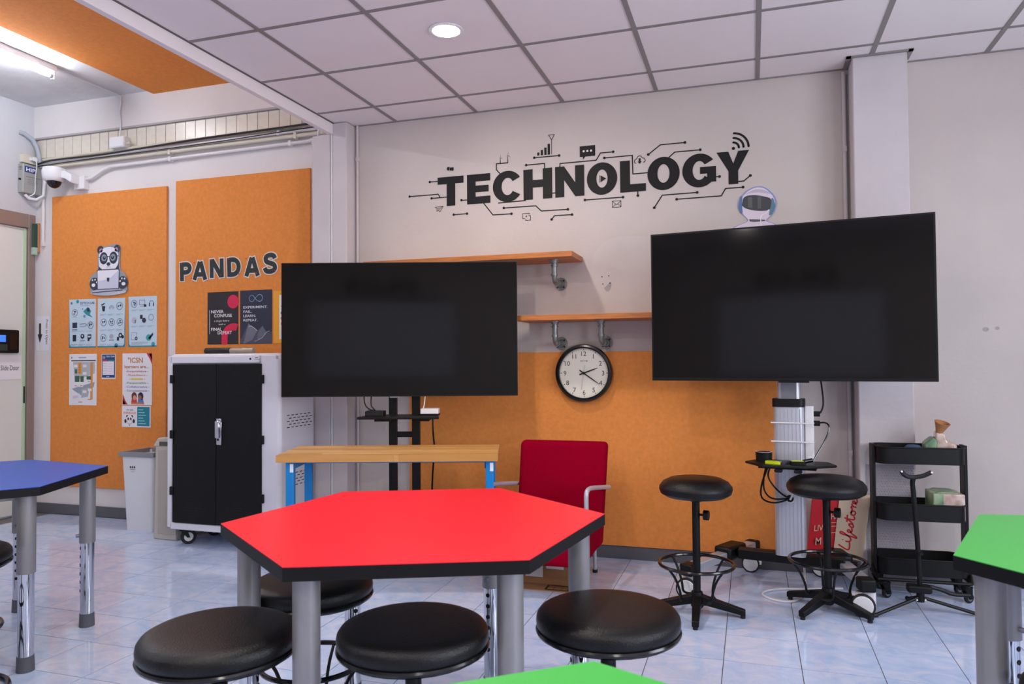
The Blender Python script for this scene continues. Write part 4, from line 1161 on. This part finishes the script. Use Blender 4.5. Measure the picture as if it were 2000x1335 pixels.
MB().box(-.05, .05, -.0508, -.05, .006, .026).build('front_panel', M_BLACKG, t)
t = thing('network_box', 'white box with dark base on the right of the trolley tray', 'device', w1(.19, -.04, .918), A1)
MB().rbox(-.055, .055, -.05, .05, 0, .014, .006).build('base', M_BLACK, t)
MB().rbox(-.054, .054, -.05, .05, .014, .042, .008).build('cover', M_WHITEP, t)
cable('tv_cable', 'black cable from the left television, outer of two at the media box', [w1(-.22, .03, 1.06), w1(-.215, .0, .99), w1(-.185, -.01, .955), w1(-.155, .005, .947)], .004)
cable('tv_cable', 'black cable from the left television, inner of two at the media box', [w1(-.175, .03, 1.06), w1(-.175, .0, .98), w1(-.16, .0, .96), w1(-.148, .005, .948)], .004)
cable('tv_cable', 'white cable from the left television to the white box', [w1(.155, .03, 1.06), w1(.15, .01, .99), w1(.145, -.01, .955)], .003, M_WHITEP)
cable('tv_cable', 'black cable hanging beside the trolley post behind the bench', [w1(.19, .10, .90), w1(.19, .11, .80), w1(.20, .12, .70), w1(.185, .12, .55), w1(.18, .12, .40)], .006)

# --- right television on a height-adjustable column
A2 = math.atan2(-.635 + .45, 3.195 - 1.81)
t = thing('television', 'large dark television on a silver column at the right', 'television', (2.503, -.543, 0), A2)
tv_panel(t, 1.402, 1.126, 1.948, 0, .010)
MB().box(-.03, .12, -.001, .003, 1.118, 1.127).build('lower_tab', M_BLACK, t)
CX = .005
col = MB().rbox(CX - .078, CX + .078, .115, .215, .19, .985, .03).build('column', M_ALU, t)
r = MB()
for k in range(7): r.box(CX - .06 + k * .02 - .001, CX - .06 + k * .02 + .001, .1135, .1155, .2, .975)
tag(r.build('column_grooves', mat('groove_aluminium', (180, 181, 190), .4, .5), col), kind='stuff')
MB().rbox(CX - .056, CX + .06, .125, .205, .98, 1.20, .02).build('inner_column', M_ALU, t)
MB().box(CX - .035, CX + .042, .118, .126, 1.0, 1.20).build('cable_cover', M_ALUD, t)
MB().rbox(CX - .082, CX + .082, .105, .22, .985, 1.028, .028).build('collar', M_BLACK, t)
MB().box(-.36, .36, .062, .085, 1.30, 1.36).box(-.36, .36, .062, .085, 1.66, 1.72).box(-.09, .10, .07, .14, 1.20, 1.75).build('mount', M_BLACK, t)
g = MB().cyl((CX + .005, .108, .50), (CX + .005, .116, .50), .026, n=26).build('cable_grommet', M_WHITEP, t)
MB().cyl((CX + .003, .104, .50), (CX + .003, .109, .50), .019, n=22).build('grommet_plug', M_BLACK, g)
MB().box(-.27, .27, .135, .20, .145, .20).build('base_bar', M_BLACK, t, bevel=.006)
Ri = Matrix.Rotation(-A2, 3, 'Z')
def loc2(x, y):
    v = Ri @ Vector((x - 2.503, y + .543, 0)); return (v.x, v.y)
for (fx, fy), (bx, by) in (((2.02, -.67), (2.335, -.06)), ((2.85, -.70), (2.715, -.05))):
    a, b = Vector(loc2(fx, fy)), Vector(loc2(bx, by))
    d = (b - a).normalized(); nrm = Vector((-d.y, d.x)) * .032
    lg = MB().prism([a + nrm, a - nrm, b - nrm, b + nrm], .135, .178).build('base_leg', M_ALU, t, bevel=.006)
    for p, q in ((a - d * .045, a + d * .035), (b - d * .035, b + d * .02)):
        MB().prism([p + nrm * 1.12, p - nrm * 1.12, q - nrm * 1.12, q + nrm * 1.12], .122 if p is not None else 0, .182).build('end_cap', M_BLACK, lg, bevel=.008)
    m_ = a + (b - a) * .62
    p, q = m_ - d * .10, m_ + d * .09
    MB().prism([p + nrm * 1.6, p - nrm * 1.6, q - nrm * 1.6, q + nrm * 1.6], .13, .206).build('hub_cover', M_BLACK, lg, bevel=.015)
    for p, rr in ((a, .056), (b, .05)):
        o = MB().cyl((p.x, p.y, .10), (p.x, p.y, .135), .018, n=14).build('caster', M_WHITEP, t)
        MB().rbox(p.x - .02, p.x + .045, p.y - .022, p.y + .022, .045, .118, .014).build('fork', M_WHITEP, o)
        for s_ in (-1, 1):
            MB().cyl((p.x - .012, p.y + s_ * .024, rr), (p.x - .012, p.y + s_ * .042, rr), rr, n=32).build('wheel', M_TYRE, o, bevel=.005)
            MB().cyl((p.x - .012, p.y + s_ * .04, rr), (p.x - .012, p.y + s_ * .046, rr), rr * .86, rr * .78, n=32).build('wheel_disc', M_WHITEP, o)
        MB().box(p.x - .06, p.x - .015, p.y - .016, p.y + .016, .094, .106).build('brake_pedal', M_WHITEP, o)
tr = MB().prism([(-.205, .0), (-.10, -.135), (.10, -.135), (.245, .0), (.20, .115), (-.15, .115)], .690, .702).build('tray', M_BLACK, t, bevel=.004)
MB().box(-.13, .15, -.06, .11, .676, .690).build('tray_slide', M_BLACK, tr)
for kx in (-.03, .065): MB().rbox(kx - .02, kx + .02, -.075, -.05, .660, .678, .008, axis='y').build('tray_knob', M_BLACKG, tr)
R2 = Matrix.Rotation(A2, 3, 'Z')
def w2(x, y, z):
    v = R2 @ Vector((x, y, 0)); return (2.503 + v.x, -.543 + v.y, z)
t = thing('power_strip', 'white power strip tied upright to the silver column', 'power strip', w2(.108, .16, .70), A2)
MB().rbox(-.022, .022, -.02, .02, 0, .29, .006).build('body', M_WHITEP, t)
for z in (.20, .10):
    MB().tube([(-.19, .03, z), (-.19, -.05, z), (.024, -.05, z), (.024, .03, z)], .004, 6, True).build('tie', M_WHITEP, t)
pl = MB().rbox(.022, .052, -.015, .015, .235, .262, .006, axis='x').build('plug', M_BLACK, t)
MB().rbox(.022, .052, -.015, .015, .185, .212, .006, axis='x').build('plug', M_BLACK, t)
cable('power_cable', 'black power cable from the right television to the upper plug', [w2(.17, .08, 1.14), w2(.175, .12, 1.08), w2(.18, .15, 1.0), w2(.165, .16, .955), w2(.15, .16, .948)], .0045)
cable('power_cable', 'black power cable looping from the lower plug to the tray', [w2(.15, .16, .90), w2(.19, .16, .905), w2(.21, .15, .88), w2(.18, .13, .80), w2(.15, .10, .75), w2(.13, .08, .712)], .0045)
cable('tray_cable', 'black cable under the tray swinging left to the grommet', [w2(-.10, .02, .675), w2(-.12, .05, .60), w2(-.12, .08, .53), w2(-.08, .09, .49), w2(.0, .10, .50)], .005, group='cables under the display tray')
cable('tray_cable', 'black cable under the tray, inner of the pair at the column', [w2(-.08, .03, .675), w2(-.10, .05, .62), w2(-.07, .085, .56), w2(-.03, .095, .52), w2(.0, .10, .505)], .005, group='cables under the display tray')
cable('tray_cable', 'black cable under the tray hanging lowest', [w2(-.09, .02, .675), w2(-.13, .06, .58), w2(-.14, .08, .50), w2(-.10, .085, .475), w2(-.05, .09, .475), w2(.0, .10, .495)], .005, group='cables under the display tray')
cable('grommet_cable', 'short white cable rising from the column grommet', [w2(.01, .10, .495), w2(.02, .09, .515), w2(.03, .09, .55), w2(.055, .10, .60), w2(.07, .112, .63)], .005, M_WHITEP)
cable('floor_cable', 'white cable looping on the floor between the drafting stools', [(2.79, -.30, .008), (2.60, -.36, .006), (2.45, -.40, .006), (2.36, -.50, .006), (2.42, -.60, .006), (2.52, -.62, .006), (2.58, -.50, .006), (2.60, -.36, .016), (2.60, -.28, .10)], .006, M_WHITEP)
t = thing('tape_roll', 'short black cylinder box standing at the back of the display tray', 'container', w2(-.115, .06, .702), A2)
MB().lathe([(0, 0), (.042, 0), (.043, .045), (.036, .045), (.036, .03), (0, .03)], 32).build('body', M_BLACK, t)
MB().lathe([(.0365, .046), (.043, .046), (.043, .0475), (.0365, .0475)], 32).build('rim', mat('rim_pink', (214, 180, 184), .4), t)
M_LIME = mat('lime_plastic', (206, 224, 24), .35)
t = thing('marker_clip', 'lime green plastic clip lying on the display tray', 'tool', w2(-.055, -.06, .702), A2 - .3)
MB().rbox(-.04, .04, -.016, .016, 0, .013, .008).build('body', M_LIME, t)
MB().box(-.022, .014, -.010, .010, .013, .016).build('inlay', mat('lime_dark', (150, 170, 20), .4), t)
t = thing('remote_control', 'grey remote control beside the lime clip on the tray', 'remote', w2(.0, -.02, .702), A2 - .35)
MB().rbox(-.022, .022, -.06, .05, 0, .012, .006).build('body', mat('grey_remote', (60, 62, 70), .4), t)
MB().rbox(-.014, .014, -.045, .02, .012, .0135, .004).build('keys', M_BLACK, t)
t = thing('marker_clip', 'black and lime tool lying on the right of the display tray', 'tool', w2(.07, -.05, .702), A2 + .25)
MB().rbox(-.045, .03, -.014, .014, 0, .018, .008).build('body', M_BLACK, t)
MB().rbox(-.04, .02, -.012, .010, .018, .021, .006).build('stripe', M_LIME, t)
MB().cyl((.02, .0, .016), (.065, .02, .022), .011, n=12).build('handle', M_BLACKG, t)

# ================================================================== wooden bench with blue legs
AB = math.atan2(.356, 1.128)
t = thing('work_bench', 'butcher-block bench on bright blue legs before the left television', 'table', (.423, -.894, 0), AB)
NS = 11
for k in range(NS):
    y0 = -.2235 + k * .447 / NS
    y1 = -.2235 + (k + 1) * .447 / NS
    cut = [-.59] + sorted(random.uniform(-.45, .45) for _ in range(random.choice((2, 3)))) + [.59]
    for a, b in zip(cut, cut[1:]):
        MB().box(a + .0002, b - .0002, y0 + .0002, y1 - .0002, .711, .75).build('plank', M_BUTCHER, t)
for sx in (-1, 1):
    for sy_ in (-1, 1):
        x, y = sx * (.525 if sx < 0 else .545), sy_ * .175
        lg = MB().box(x - .021, x + .021, y - .021, y + .021, 0, .711).build('leg', M_CYAN, t, bevel=.003)
        if sy_ < 0:
            MB().box(x + .002, x + .0205, y - .0222, y - .0205, .655, .70).build('label_sticker', M_PAPER, lg)
    MB().box(sx * .535 - .018, sx * .535 + .018, -.155, .155, .665, .700).build('side_rail', M_CYAN, t)
MB().box(-.5, .52, .155, .185, .655, .71).build('rear_rail', M_CYAN, t)

# ================================================================== laptop charging cabinet
t = thing('charging_cabinet', 'white laptop charging cabinet with black double doors on casters', 'cabinet', (-1.013, -.155, 0))
W2 = .452
YFc = -.40                                      # front plane
prof = rrect(-W2, W2, .115, 1.305, .045, 6)
MB().prism(prof, YFc + .02, 0, axis='y').build('body', M_CAB, t, bevel=.018, seg=4)
fr = MB()
fr.box(-W2 + .03, W2 - .16, YFc, YFc + .03, 1.24, 1.29).box(-W2 + .005, -W2 + .045, YFc, YFc + .03, .13, 1.29).box(W2 - .145, W2 - .03, YFc, YFc + .03, .13, 1.29).box(-W2 + .03, W2 - .10, YFc, YFc + .03, .118, .165)
fr.build('front_frame', M_CAB, t, bevel=.006)
MB().cyl((W2 - .03, YFc + .03, .16), (W2 - .03, YFc + .03, 1.265), .03, n=24).build('corner_post', M_CAB, t)
for k, (a, b) in enumerate(((-.395, -.042), (-.038, .315))):
    dr = MB().box(a, b, YFc - .008, YFc + .012, .168, 1.236).build('door', M_CABDOOR, t, bevel=.003)
    mid = (a + b) / 2
    for (zc, flip) in ((1.10, 1), (.27, -1)):
        sl = MB()
        for row in range(7):
            hw = .115 - abs(row - 2.5) * .022
            n = max(2, int(hw * 2 / .034))
            for q in range(n):
                xx = mid - hw + (q + .5) * 2 * hw / n
                sl.box(xx - .011, xx + .011, YFc - .0086, YFc - .007, zc - flip * (row - 3) * .018 - .003, zc - flip * (row - 3) * .018 + .003)
        tag(sl.build('vent_slots', mat('slot_black', (5, 5, 6), .8), dr), kind='stuff')
    hx = a - .004 if k == 0 else b + .004
    for z in (1.135, .76, .38) if k == 0 else (1.135, .74, .36):
        MB().box(hx - .014, hx + .014, YFc - .016, YFc + .006, z - .028, z + .028).build('hinge', M_BLACK, dr, bevel=.002)
h = MB().box(-.028, .012, YFc - .022, YFc - .008, .70, .875).build('lock_handle', M_CHROME, t, bevel=.004)
MB().box(-.03, .0, YFc - .034, YFc - .022, .745, .86).cyl((-.010, YFc - .03, .85), (-.010, YFc - .02, .85), .016).build('lever', M_CHROME, h, bevel=.004)
MB().cyl((-.012, YFc - .0235, .735), (-.012, YFc - .0215, .735), .008, n=12).build('keyhole', M_BLACK, h)
MB().cyl((.225, YFc - .002, 1.268), (.225, YFc + .002, 1.268), .007, n=14).build('indicator', M_BLACK, t)
f = Flat(.0005); f.rect(.262, 1.273, .285, 1.279, (110, 110, 120)); f.rect(.255, 1.262, .30, 1.265, (150, 150, 160))
o = f.build('small_print', t); o.location = (0, YFc, 0)
for zc in (.855, .47):
    sl = MB()
    for row in range(5):
        for q in range(6):
            y = -.31 + q * .048 + (row % 2) * .022
            sl.box(W2 - .001, W2 + .0008, y - .014, y + .014, zc + (row - 2) * .02 - .0025, zc + (row - 2) * .02 + .0025)
    tag(sl.build('side_vent_slots', mat('slot_black', (5, 5, 6), .8), t), kind='stuff')
for sx in (-1, 1):
    for y in (-.33, -.07): caster(t, sx * .385, y, .05, .032, .9, .116)
t = thing('rolled_chart', 'black and clear plastic tube lying on top of the white cabinet', 'tube', (-1.31, -.33, 1.305))
MB().cyl((-.02, 0, .022), (.19, 0, .022), .022, n=20).build('black_half', M_BLACKG, t)
MB().cyl((.19, 0, .021), (.38, 0, .021), .0205, n=20).build('clear_half', mat('cloudy_plastic', (206, 196, 180), .25, trans=.5), t)
MB().cyl((-.024, 0, .022), (-.02, 0, .022), .012, n=16).build('end_cap', M_GREYP, t)
t = thing('small_bottle', 'small yellow-capped bottle on the cabinet beside the left television', 'bottle', (-.60, -.20, 1.305))
MB().lathe([(0, 0), (.019, 0), (.02, .008), (.02, .07), (.013, .082), (.013, .09)], 20).build('body', mat('bottle_label', (222, 214, 150), .4), t)
MB().lathe([(.0145, .088), (.0145, .118), (.01, .124), (0, .124)], 16).build('cap', mat('bottle_cap', (206, 190, 40), .4), t)
t = thing('pencil_case', 'flat dark pouch on the cabinet by the small bottle', 'pouch', (-.62, -.30, 1.305), .2)
MB().rbox(-.03, .05, -.03, .03, 0, .03, .012).build('body', M_BLACK, t, bevel=.006)
MB().tube([(-.028, -.031, .022), (.048, -.031, .022)], .002, 6).build('zip', M_GREYP, t)

# ================================================================== waste bins
t = thing('waste_bin', 'translucent white plastic bin with a grey rim', 'bin', (-1.995, -.13, 0))
def tub(b0, b1, h, th, rr=.02):
    """tapered open tub: b = (half x, y0, y1)"""
    outs, ins = [], []
    m = MB()
    def loop(hx, y0, y1, z, r): return [(x, y, z) for x, y in rrect(-hx, hx, y0, y1, r, 4)]
    L = [loop(b0[0], b0[1], b0[2], 0, rr), loop(b1[0], b1[1], b1[2], h, rr * 1.3), loop(b1[0] - th, b1[1] + th, b1[2] - th, h, rr * 1.2), loop(b0[0] - th, b0[1] + th, b0[2] - th, th * 1.5, rr * .8)]
    n = len(L[0]); v = sum(L, [])
    f = [tuple(range(n - 1, -1, -1))]
    for k in range(3):
        for i in range(n): f.append((k * n + i, k * n + (i + 1) % n, (k + 1) * n + (i + 1) % n, (k + 1) * n + i))
    f.append(tuple(range(3 * n, 4 * n)))
    return m.add(v, f)
tub((.125, -.12, .12), (.15, -.145, .145), .575, .004).build('tub', M_BINP, t)
rim = MB()
for (x0, x1, y0, y1) in ((-.162, .162, -.157, -.138), (-.162, .162, .138, .157), (-.162, -.143, -.138, .138), (.143, .162, -.138, .138)): rim.box(x0, x1, y0, y1, .553, .587)
rim.build('rim', M_GREYP, t, bevel=.003)
f = Flat(.0005); f.layer = 1
for k in range(3): f.disc(-.062 + k * .019, .475, .007, (70, 66, 72), .009)
f.rect(-.068, .455, -.018, .459, (110, 106, 112)); f.rect(-.06, .44, -.028, .443, (150, 148, 152))
o = f.build('printed_mark', t); o.rotation_euler = (.043, 0, 0); o.location = (0, -.1425 + .0235 - .0, 0); o.location.y = -.1215
t = thing('slim_bin', 'tall slim beige bin with a side grip beside the white cabinet', 'bin', (-1.612, -.41, 0))
M_BEIGE = mat('beige_plastic', (196, 190, 178), .5)
MB().add([(-.10, 0, 0), (.10, 0, 0), (.10, .34, 0), (-.10, .34, 0), (-.085, .0, .66), (.10, .0, .66), (.10, .34, .66), (-.085, .34, .66)], [(0, 3, 2, 1), (4, 5, 6, 7), (0, 1, 5, 4), (1, 2, 6, 5), (2, 3, 7, 6), (3, 0, 4, 7)]).build('tub', M_BEIGE, t, bevel=.008)
MB().prism([(-.105, .655), (-.06, .715), (.10, .73), (.10, .655)], -.006, .346, axis='y').build('lid', M_BEIGE, t, bevel=.008)
MB().box(-.045, .09, -.0075, -.005, .66, .69).build('grip_slot', mat('grip_shadow', (88, 84, 78), .7), t)
MB().box(-.06, .10, -.004, .0, .04, .63).build('front_panel', mat('beige_panel', (180, 172, 162), .5), t, bevel=.002)

# ================================================================== crimson armchair
t = thing('armchair', 'crimson upholstered armchair with silver tube arms against the orange board', 'chair', (1.262, -.42, 0), .02)
bk = MB()
def slab(pts0, pts1): pass
back = MB().add([(-.255, -.07, .17), (.245, -.07, .17), (.245, .05, .17), (-.255, .05, .17), (-.25, .03, .765), (.275, .03, .765), (.275, .11, .765), (-.25, .11, .765)],
                [(0, 3, 2, 1), (4, 5, 6, 7), (0, 1, 5, 4), (1, 2, 6, 5), (2, 3, 7, 6), (3, 0, 4, 7)])
back.build('backrest', M_CRIMSON, t, bevel=.028, seg=4)
MB().box(-.25, .24, -.50, -.05, .17, .40).build('seat', M_CRIMSON, t, bevel=.03, seg=4)
M_TUBE_S = mat('silver_tube', (196, 196, 206), .35, .3)
for s in (-1, 1):
    x0, x1 = s * .276 - .050, s * .276 + .008
    MB().tube([(x0, -.36, .015), (x0, -.36, .30), (x0, -.36, .50), (x0, -.357, .53), (x0 + .002, -.345, .546), (x0 + .006, -.32, .552), (x0 + .01, -.28, .551), (x1 - .01, -.05, .520), (x1, .03, .508)], .0125, 12, smooth=1).build('arm', M_TUBE_S, t)
    MB().cyl((x0, -.36, 0), (x0, -.36, .018), .015, n=14).build('foot', M_TYRE, t)
    MB().tube([(s * .195, .03, .18), (s * .19, .07, .015)], .011, 10).build('rear_leg', M_TUBE_S, t)
    MB().cyl((s * .19, .07, 0), (s * .19, .07, .018), .015, n=14).build('foot', M_TYRE, t)
    MB().tube([(x0, -.36, .30), (s * .2, -.34, .30)], .010, 8).build('bracket', M_TUBE_S, t)

# --- flat cardboard box with labels under the chair
t = thing('cardboard_box', 'low brown cardboard box with white labels under the red table', 'box', (1.24, -.60, 0))
m = MB().box(-.245, .17, .06, .075, .0, .155).box(-.245, .17, -.06, -.045, 0, .155)
m.box(-.245, -.235, -.045, .06, 0, .155).box(.16, .17, -.045, .06, 0, .155).box(-.235, .16, -.045, .06, .0, .01)
m.build('carton', M_CARDB, t)
MB().add([(-.24, -.045, .155), (.165, -.045, .155), (.165, .06, .158), (-.24, .06, .158), (-.24, -.045, .159), (.165, -.045, .159), (.165, .06, .162), (-.24, .06, .162)], [(0, 3, 2, 1), (4, 5, 6, 7), (0, 1, 5, 4), (1, 2, 6, 5), (2, 3, 7, 6), (3, 0, 4, 7)]).build('lid_flap', M_CARDB, t)
MB().box(-.245, .17, -.17, -.062, .0, .005).build('floor_flap', M_CARDB, t)
f = Flat(.0006)
f.rect(-.12, .04, -.02, .13, (226, 224, 222)); f.rect(.0, .09, .10, .135, (226, 224, 222)); f.up()
f.lines(-.11, -.035, .12, 4, .015, (170, 168, 170)); f.lines(.01, .08, .125, 2, .012, (170, 168, 170))
o = f.build('label', t); o.location = (0, -.06, 0)
f = Flat(.0006)
f.line([(.02, -.155), (.145, -.155), (.145, -.08), (.02, -.08)], .012, (40, 30, 24), True); f.up(); f.line([(.06, -.15), (.06, -.085)], .003, (90, 60, 40)); f.line([(.105, -.15), (.105, -.085)], .003, (90, 60, 40)); f.line([(.025, -.118), (.14, -.118)], .003, (90, 60, 40))
o = f.build('printed_frame', t); o.rotation_euler = (-PI / 2, 0, 0); o.location = (0, 0, .0052)

# ================================================================== paper bag
t = thing('paper_bag', 'red and cream paper carrier bag wedged beside the silver column', 'bag', (2.781, -.228, .216), 0.0)
M_BRED = mat('bag_red', (204, 22, 36), .6)
M_BCREAM = mat('bag_cream', (214, 190, 164), .7)
def sheet(pts, d, y=0.0):
    v = [(x, y, z) for x, z in pts] + [(x, y + d, z) for x, z in pts]
    n = len(pts)
    return MB().add(v, [tuple(range(n - 1, -1, -1))[::-1], tuple(range(2 * n - 1, n - 1, -1))] + [(i, n + i, n + (i + 1) % n, (i + 1) % n) for i in range(n)])
sheet([(-.16, -.04), (-.02, -.05), (.02, .275), (-.125, .281)], .05, .005).build('red_panel', M_BRED, t)
sheet([(-.03, -.05), (.115, -.073), (.165, .284), (.009, .277)], .05, -.004).build('cream_panel', M_BCREAM, t)
f = Flat(.0008); f.layer = 7
SC = [[(.25, .95), (.12, .55), (.0, .12), (.1, 0), (.38, .1)], [(.42, .45), (.40, .12), (.48, 0), (.6, .12)], [(.47, .66), (.50, .70)],
      [(.6, .12), (.78, .6), (.88, .95), (.80, 1.02), (.72, .7), (.64, -.1), (.56, -.42), (.66, -.36), (.78, .05)], [(.78, .05), (.98, .3), (.93, .46), (.82, .3), (.88, .02), (1.06, .12)],
      [(1.06, .12), (1.22, .48), (1.25, .22), (1.16, .0), (1.06, .03)], [(1.2, .05), (1.36, .3), (1.52, .85)], [(1.50, .8), (1.42, .12), (1.48, 0), (1.6, .12)], [(1.32, .6), (1.66, .65)],
      [(1.75, .42), (1.64, .3), (1.66, .06), (1.78, .02), (1.86, .2), (1.8, .4), (1.73, .4), (1.95, .34)], [(1.95, .34), (2.02, .52), (2.06, .4), (2.02, .04)], [(2.04, .25), (2.12, .44), (2.2, .44)], [(2.14, .1), (2.34, .3), (2.28, .46), (2.18, .3), (2.24, .02), (2.42, .14)]]
for st in SC:
    f.line([(.052 - v * .062 + .05 * (u / 2.4), -.018 + u * .116) for u, v in smooth2(st, 3)], .0074, (196, 16, 36)); f.layer += .1
f.text('HAPP', -.036, .145, .045, (226, 190, 160), .01, 'l', .6, .3, .15); f.text('LIVE', -.125, .075, .045, (226, 190, 160), .01, 'l', .8, .3, .15); f.text('M', -.12, .0, .055, (226, 190, 160), .01, 'l', .8, .3, .15)
for v in (.125, .105, .07): f.line([(-.045, v), (-.012, v + .005)], .003, (226, 190, 160))
f.build('print', t)

# ================================================================== black utility cart
t = thing('utility_cart', 'black three-tier metal utility cart on casters by the pillar', 'cart', (3.160, -.290, 0), .06)
M_CARTM = mat('cart_black', (11, 11, 12), .45, spec=.28)
CWX, CWY = .208, .103
def tray(z, name='tray', h=.085):
    m = MB()
    n = 6
    Lb = [(x, y, z) for x, y in rrect(-CWX, CWX, -CWY, CWY, .055, n)]
    Lt = [(x, y, z + h) for x, y in rrect(-CWX, CWX, -CWY, CWY, .055, n)]
    Li = [(x, y, z + h) for x, y in rrect(-CWX + .003, CWX - .003, -CWY + .003, CWY - .003, .052, n)]
    Lf = [(x, y, z + .003) for x, y in rrect(-CWX + .003, CWX - .003, -CWY + .003, CWY - .003, .052, n)]
    k = len(Lb)
    v = Lb + Lt + Li + Lf
    f = [tuple(range(k - 1, -1, -1)), tuple(range(3 * k, 4 * k))]
    for q in range(3):
        for i in range(k): f.append((q * k + i, q * k + (i + 1) % k, (q + 1) * k + (i + 1) % k, (q + 1) * k + i))
    o = m.add(v, f).build(name, M_CARTM, t)
    MB().tube([(x, y, z + h) for x, y in rrect(-CWX - .001, CWX + .001, -CWY - .001, CWY + .001, .055, n)], .004, 8, True).build('rolled_rim', M_CARTM, o)
    return o
tray(.695); tray(.405); tray(.125)
for s in (-1, 1):
    x = s * (CWX + .008)
    MB().box(x - .008, x + .008, -.045, .030, .10, .79).build('side_post', M_CARTM, t, bevel=.002)
    for y in (-.085, .07):
        caster(t, s * .19, y, .026, .018, .6, .092, body=M_BLACK, hubm=M_ALUD)
MB().tube([(-.215, -.095, .10), (.215, -.095, .10), (.215, .09, .10), (-.215, .09, .10)], .009, 8, True).build('base_frame', M_CARTM, t)
for s_ in (-1, 1): MB().tube([(s_ * .225, -.02, .15), (s_ * .225, -.055, .12), (s_ * .215, -.095, .10)], .009, 8).build('frame_bend', M_CARTM, t)
R3 = Matrix.Rotation(.06, 3, 'Z')
def w3(x, y, z):
    v = R3 @ Vector((x, y, 0)); return (3.160 + v.x, -.290 + v.y, z)
M_TGRN = mat('tissue_print', (196, 206, 160), .4, col2=(66, 116, 92), vscale=11)
M_FILM = mat('film_wrap', (222, 204, 194), .15, col2=(170, 138, 120), vscale=22, coat=.4)
t = thing('tissue_pack', 'film-wrapped green tissue pack in the middle tray of the cart', 'tissue pack', w3(.125, .0, .408), .05)
MB().box(-.07, .075, -.082, .082, 0, .138).build('pack', M_FILM, t, bevel=.006)
MB().box(-.0712, -.02, -.083, .083, .001, .1385).build('printed_wrap', M_TGRN, t, bevel=.006)
MB().prism([(-.06, .136), (.065, .136), (.04, .145), (-.035, .147)], -.07, .07, axis='y').build('top_flap', M_TGRN, t)
t = thing('tissue_pack', 'crumpled opened tissue pack on the top tray of the cart', 'tissue pack', w3(.08, -.01, .698), -.1)
MB().prism([(-.055, 0), (.0, 0), (.012, .12), (-.01, .135), (-.05, .10)], -.07, .06, axis='y').build('printed_wrap', M_TGRN, t, bevel=.01)
MB().prism([(-.01, .0), (.10, .0), (.098, .105), (.06, .115), (.045, .155), (.005, .165)], -.055, .055, axis='y').build('film', M_FILM, t, bevel=.012)
m = MB()
pts = []
for i in range(9):
    a = 2 * PI * i / 8
    pts.append((math.cos(a), math.sin(a)))
m.lathe([(.012, .13), (.02, .16), (.034, .195), (.040, .205), (.036, .206), (.02, .165)], 9, (.0, 0, 0))
o = m.build('brown_paper_cone', mat('kraft_paper', (176, 120, 74), .7, var=.1, vscale=20), t); o.rotation_euler = (.25, .28, 0); o.location = (-.02, .0, .02)
t = thing('folded_cloth', 'small folded blue cloth in the top tray of the cart', 'cloth', w3(-.02, -.02, .698))
MB().lathe([(0, .092), (.03, .088), (.05, .07), (.055, .03), (.055, 0), (0, 0)], 14).build('fold', mat('blue_cloth', (66, 84, 120), .9), t, bevel=.003)
MB().rbox(-.05, .05, -.04, .04, .0, .02, .012).build('hem', mat('blue_cloth', (66, 84, 120), .9), t)

# ================================================================== folding instrument stand
t = thing('instrument_stand', 'black folding tripod stand with forked cradle before the cart', 'stand', (3.105, -.60, 0))
MB().tube([(.0, 0, .09), (-.005, .0, .30), (-.022, .0, .60), (-.025, -.0, .635), (-.018, -.0, .66)], .0115, 12, smooth=1).build('pole', M_BLACK, t)
cr = MB().tube([(-.075, -.02, .69), (-.060, -.02, .668), (-.03, -.01, .66), (-.01, -.005, .662), (.02, -.01, .668), (.055, -.02, .690)], .011, 10, smooth=2).build('cradle', M_TYRE, t)
for x in (-.075, .055): MB().cyl((x, -.032, .690), (x, -.0295, .690), .005, n=10).build('cradle_pin', M_WHITEP, cr)
MB().rbox(-.06, .05, -.03, .03, .105, .14, .015, axis='z').build('clamp', M_BLACK, t, bevel=.008)
MB().tube([(.04, 0, .135), (.10, .01, .12), (.14, .02, .10), (.22, .03, .10)], .010, 8, smooth=1).build('side_arm', M_BLACK, t)
MB().cyl((0, 0, .06), (0, 0, .11), .018, n=16).build('hub', M_BLACK, t)
MB().cyl((0, 0, .285), (0, 0, .30), .016, n=14).build('collar', M_BLACK, t)
for p in ((-.215, -.115), (.25, .035), (-.02, .2)):
    l = Vector((p[0], p[1], 0)).normalized() * .016
    MB().tube([(l.x, l.y, .078), (p[0], p[1], .012)], .0085, 8).build('leg', M_BLACK, t)
    MB().cyl((p[0] * .97, p[1] * .97, .012), (p[0] * 1.06, p[1] * 1.06, .011), .011, n=10).build('foot', M_TYRE, t)
    MB().cyl((l.x * 1.3, l.y * 1.3 - .010, .072), (l.x * 1.3, l.y * 1.3 - .013, .072), .004, n=8).build('rivet', M_WHITEP, t)

# ================================================================== wall behind the camera (seen only mirrored in the screens)
t = thing('wall_lettering', 'dark DLCS lettering on the wall behind the camera, mirrored in screens', 'lettering', (1.66, YF + .002, 2.27), PI)
f = Flat(.002); f.textfit('DLCS', 0, 1.1, 0, .19, M_INK, .04); f.rect(-.35, -.09, 1.5, -.06, M_INK); f.build('letters', t)
t = thing('whiteboard', 'framed whiteboard on the wall behind the camera', 'whiteboard', (1.15, YF + .001, 1.0))
MB().box(-1.1, 1.1, 0, .02, 0, 1.14).build('panel', mat('whiteboard_white', (236, 236, 240), .25), t)
fr = MB().box(-1.12, 1.12, 0, .03, -.02, 0).box(-1.12, 1.12, 0, .03, 1.14, 1.16).box(-1.12, -1.1, 0, .03, 0, 1.14).box(1.1, 1.12, 0, .03, 0, 1.14).build('frame', M_ALUD, t)
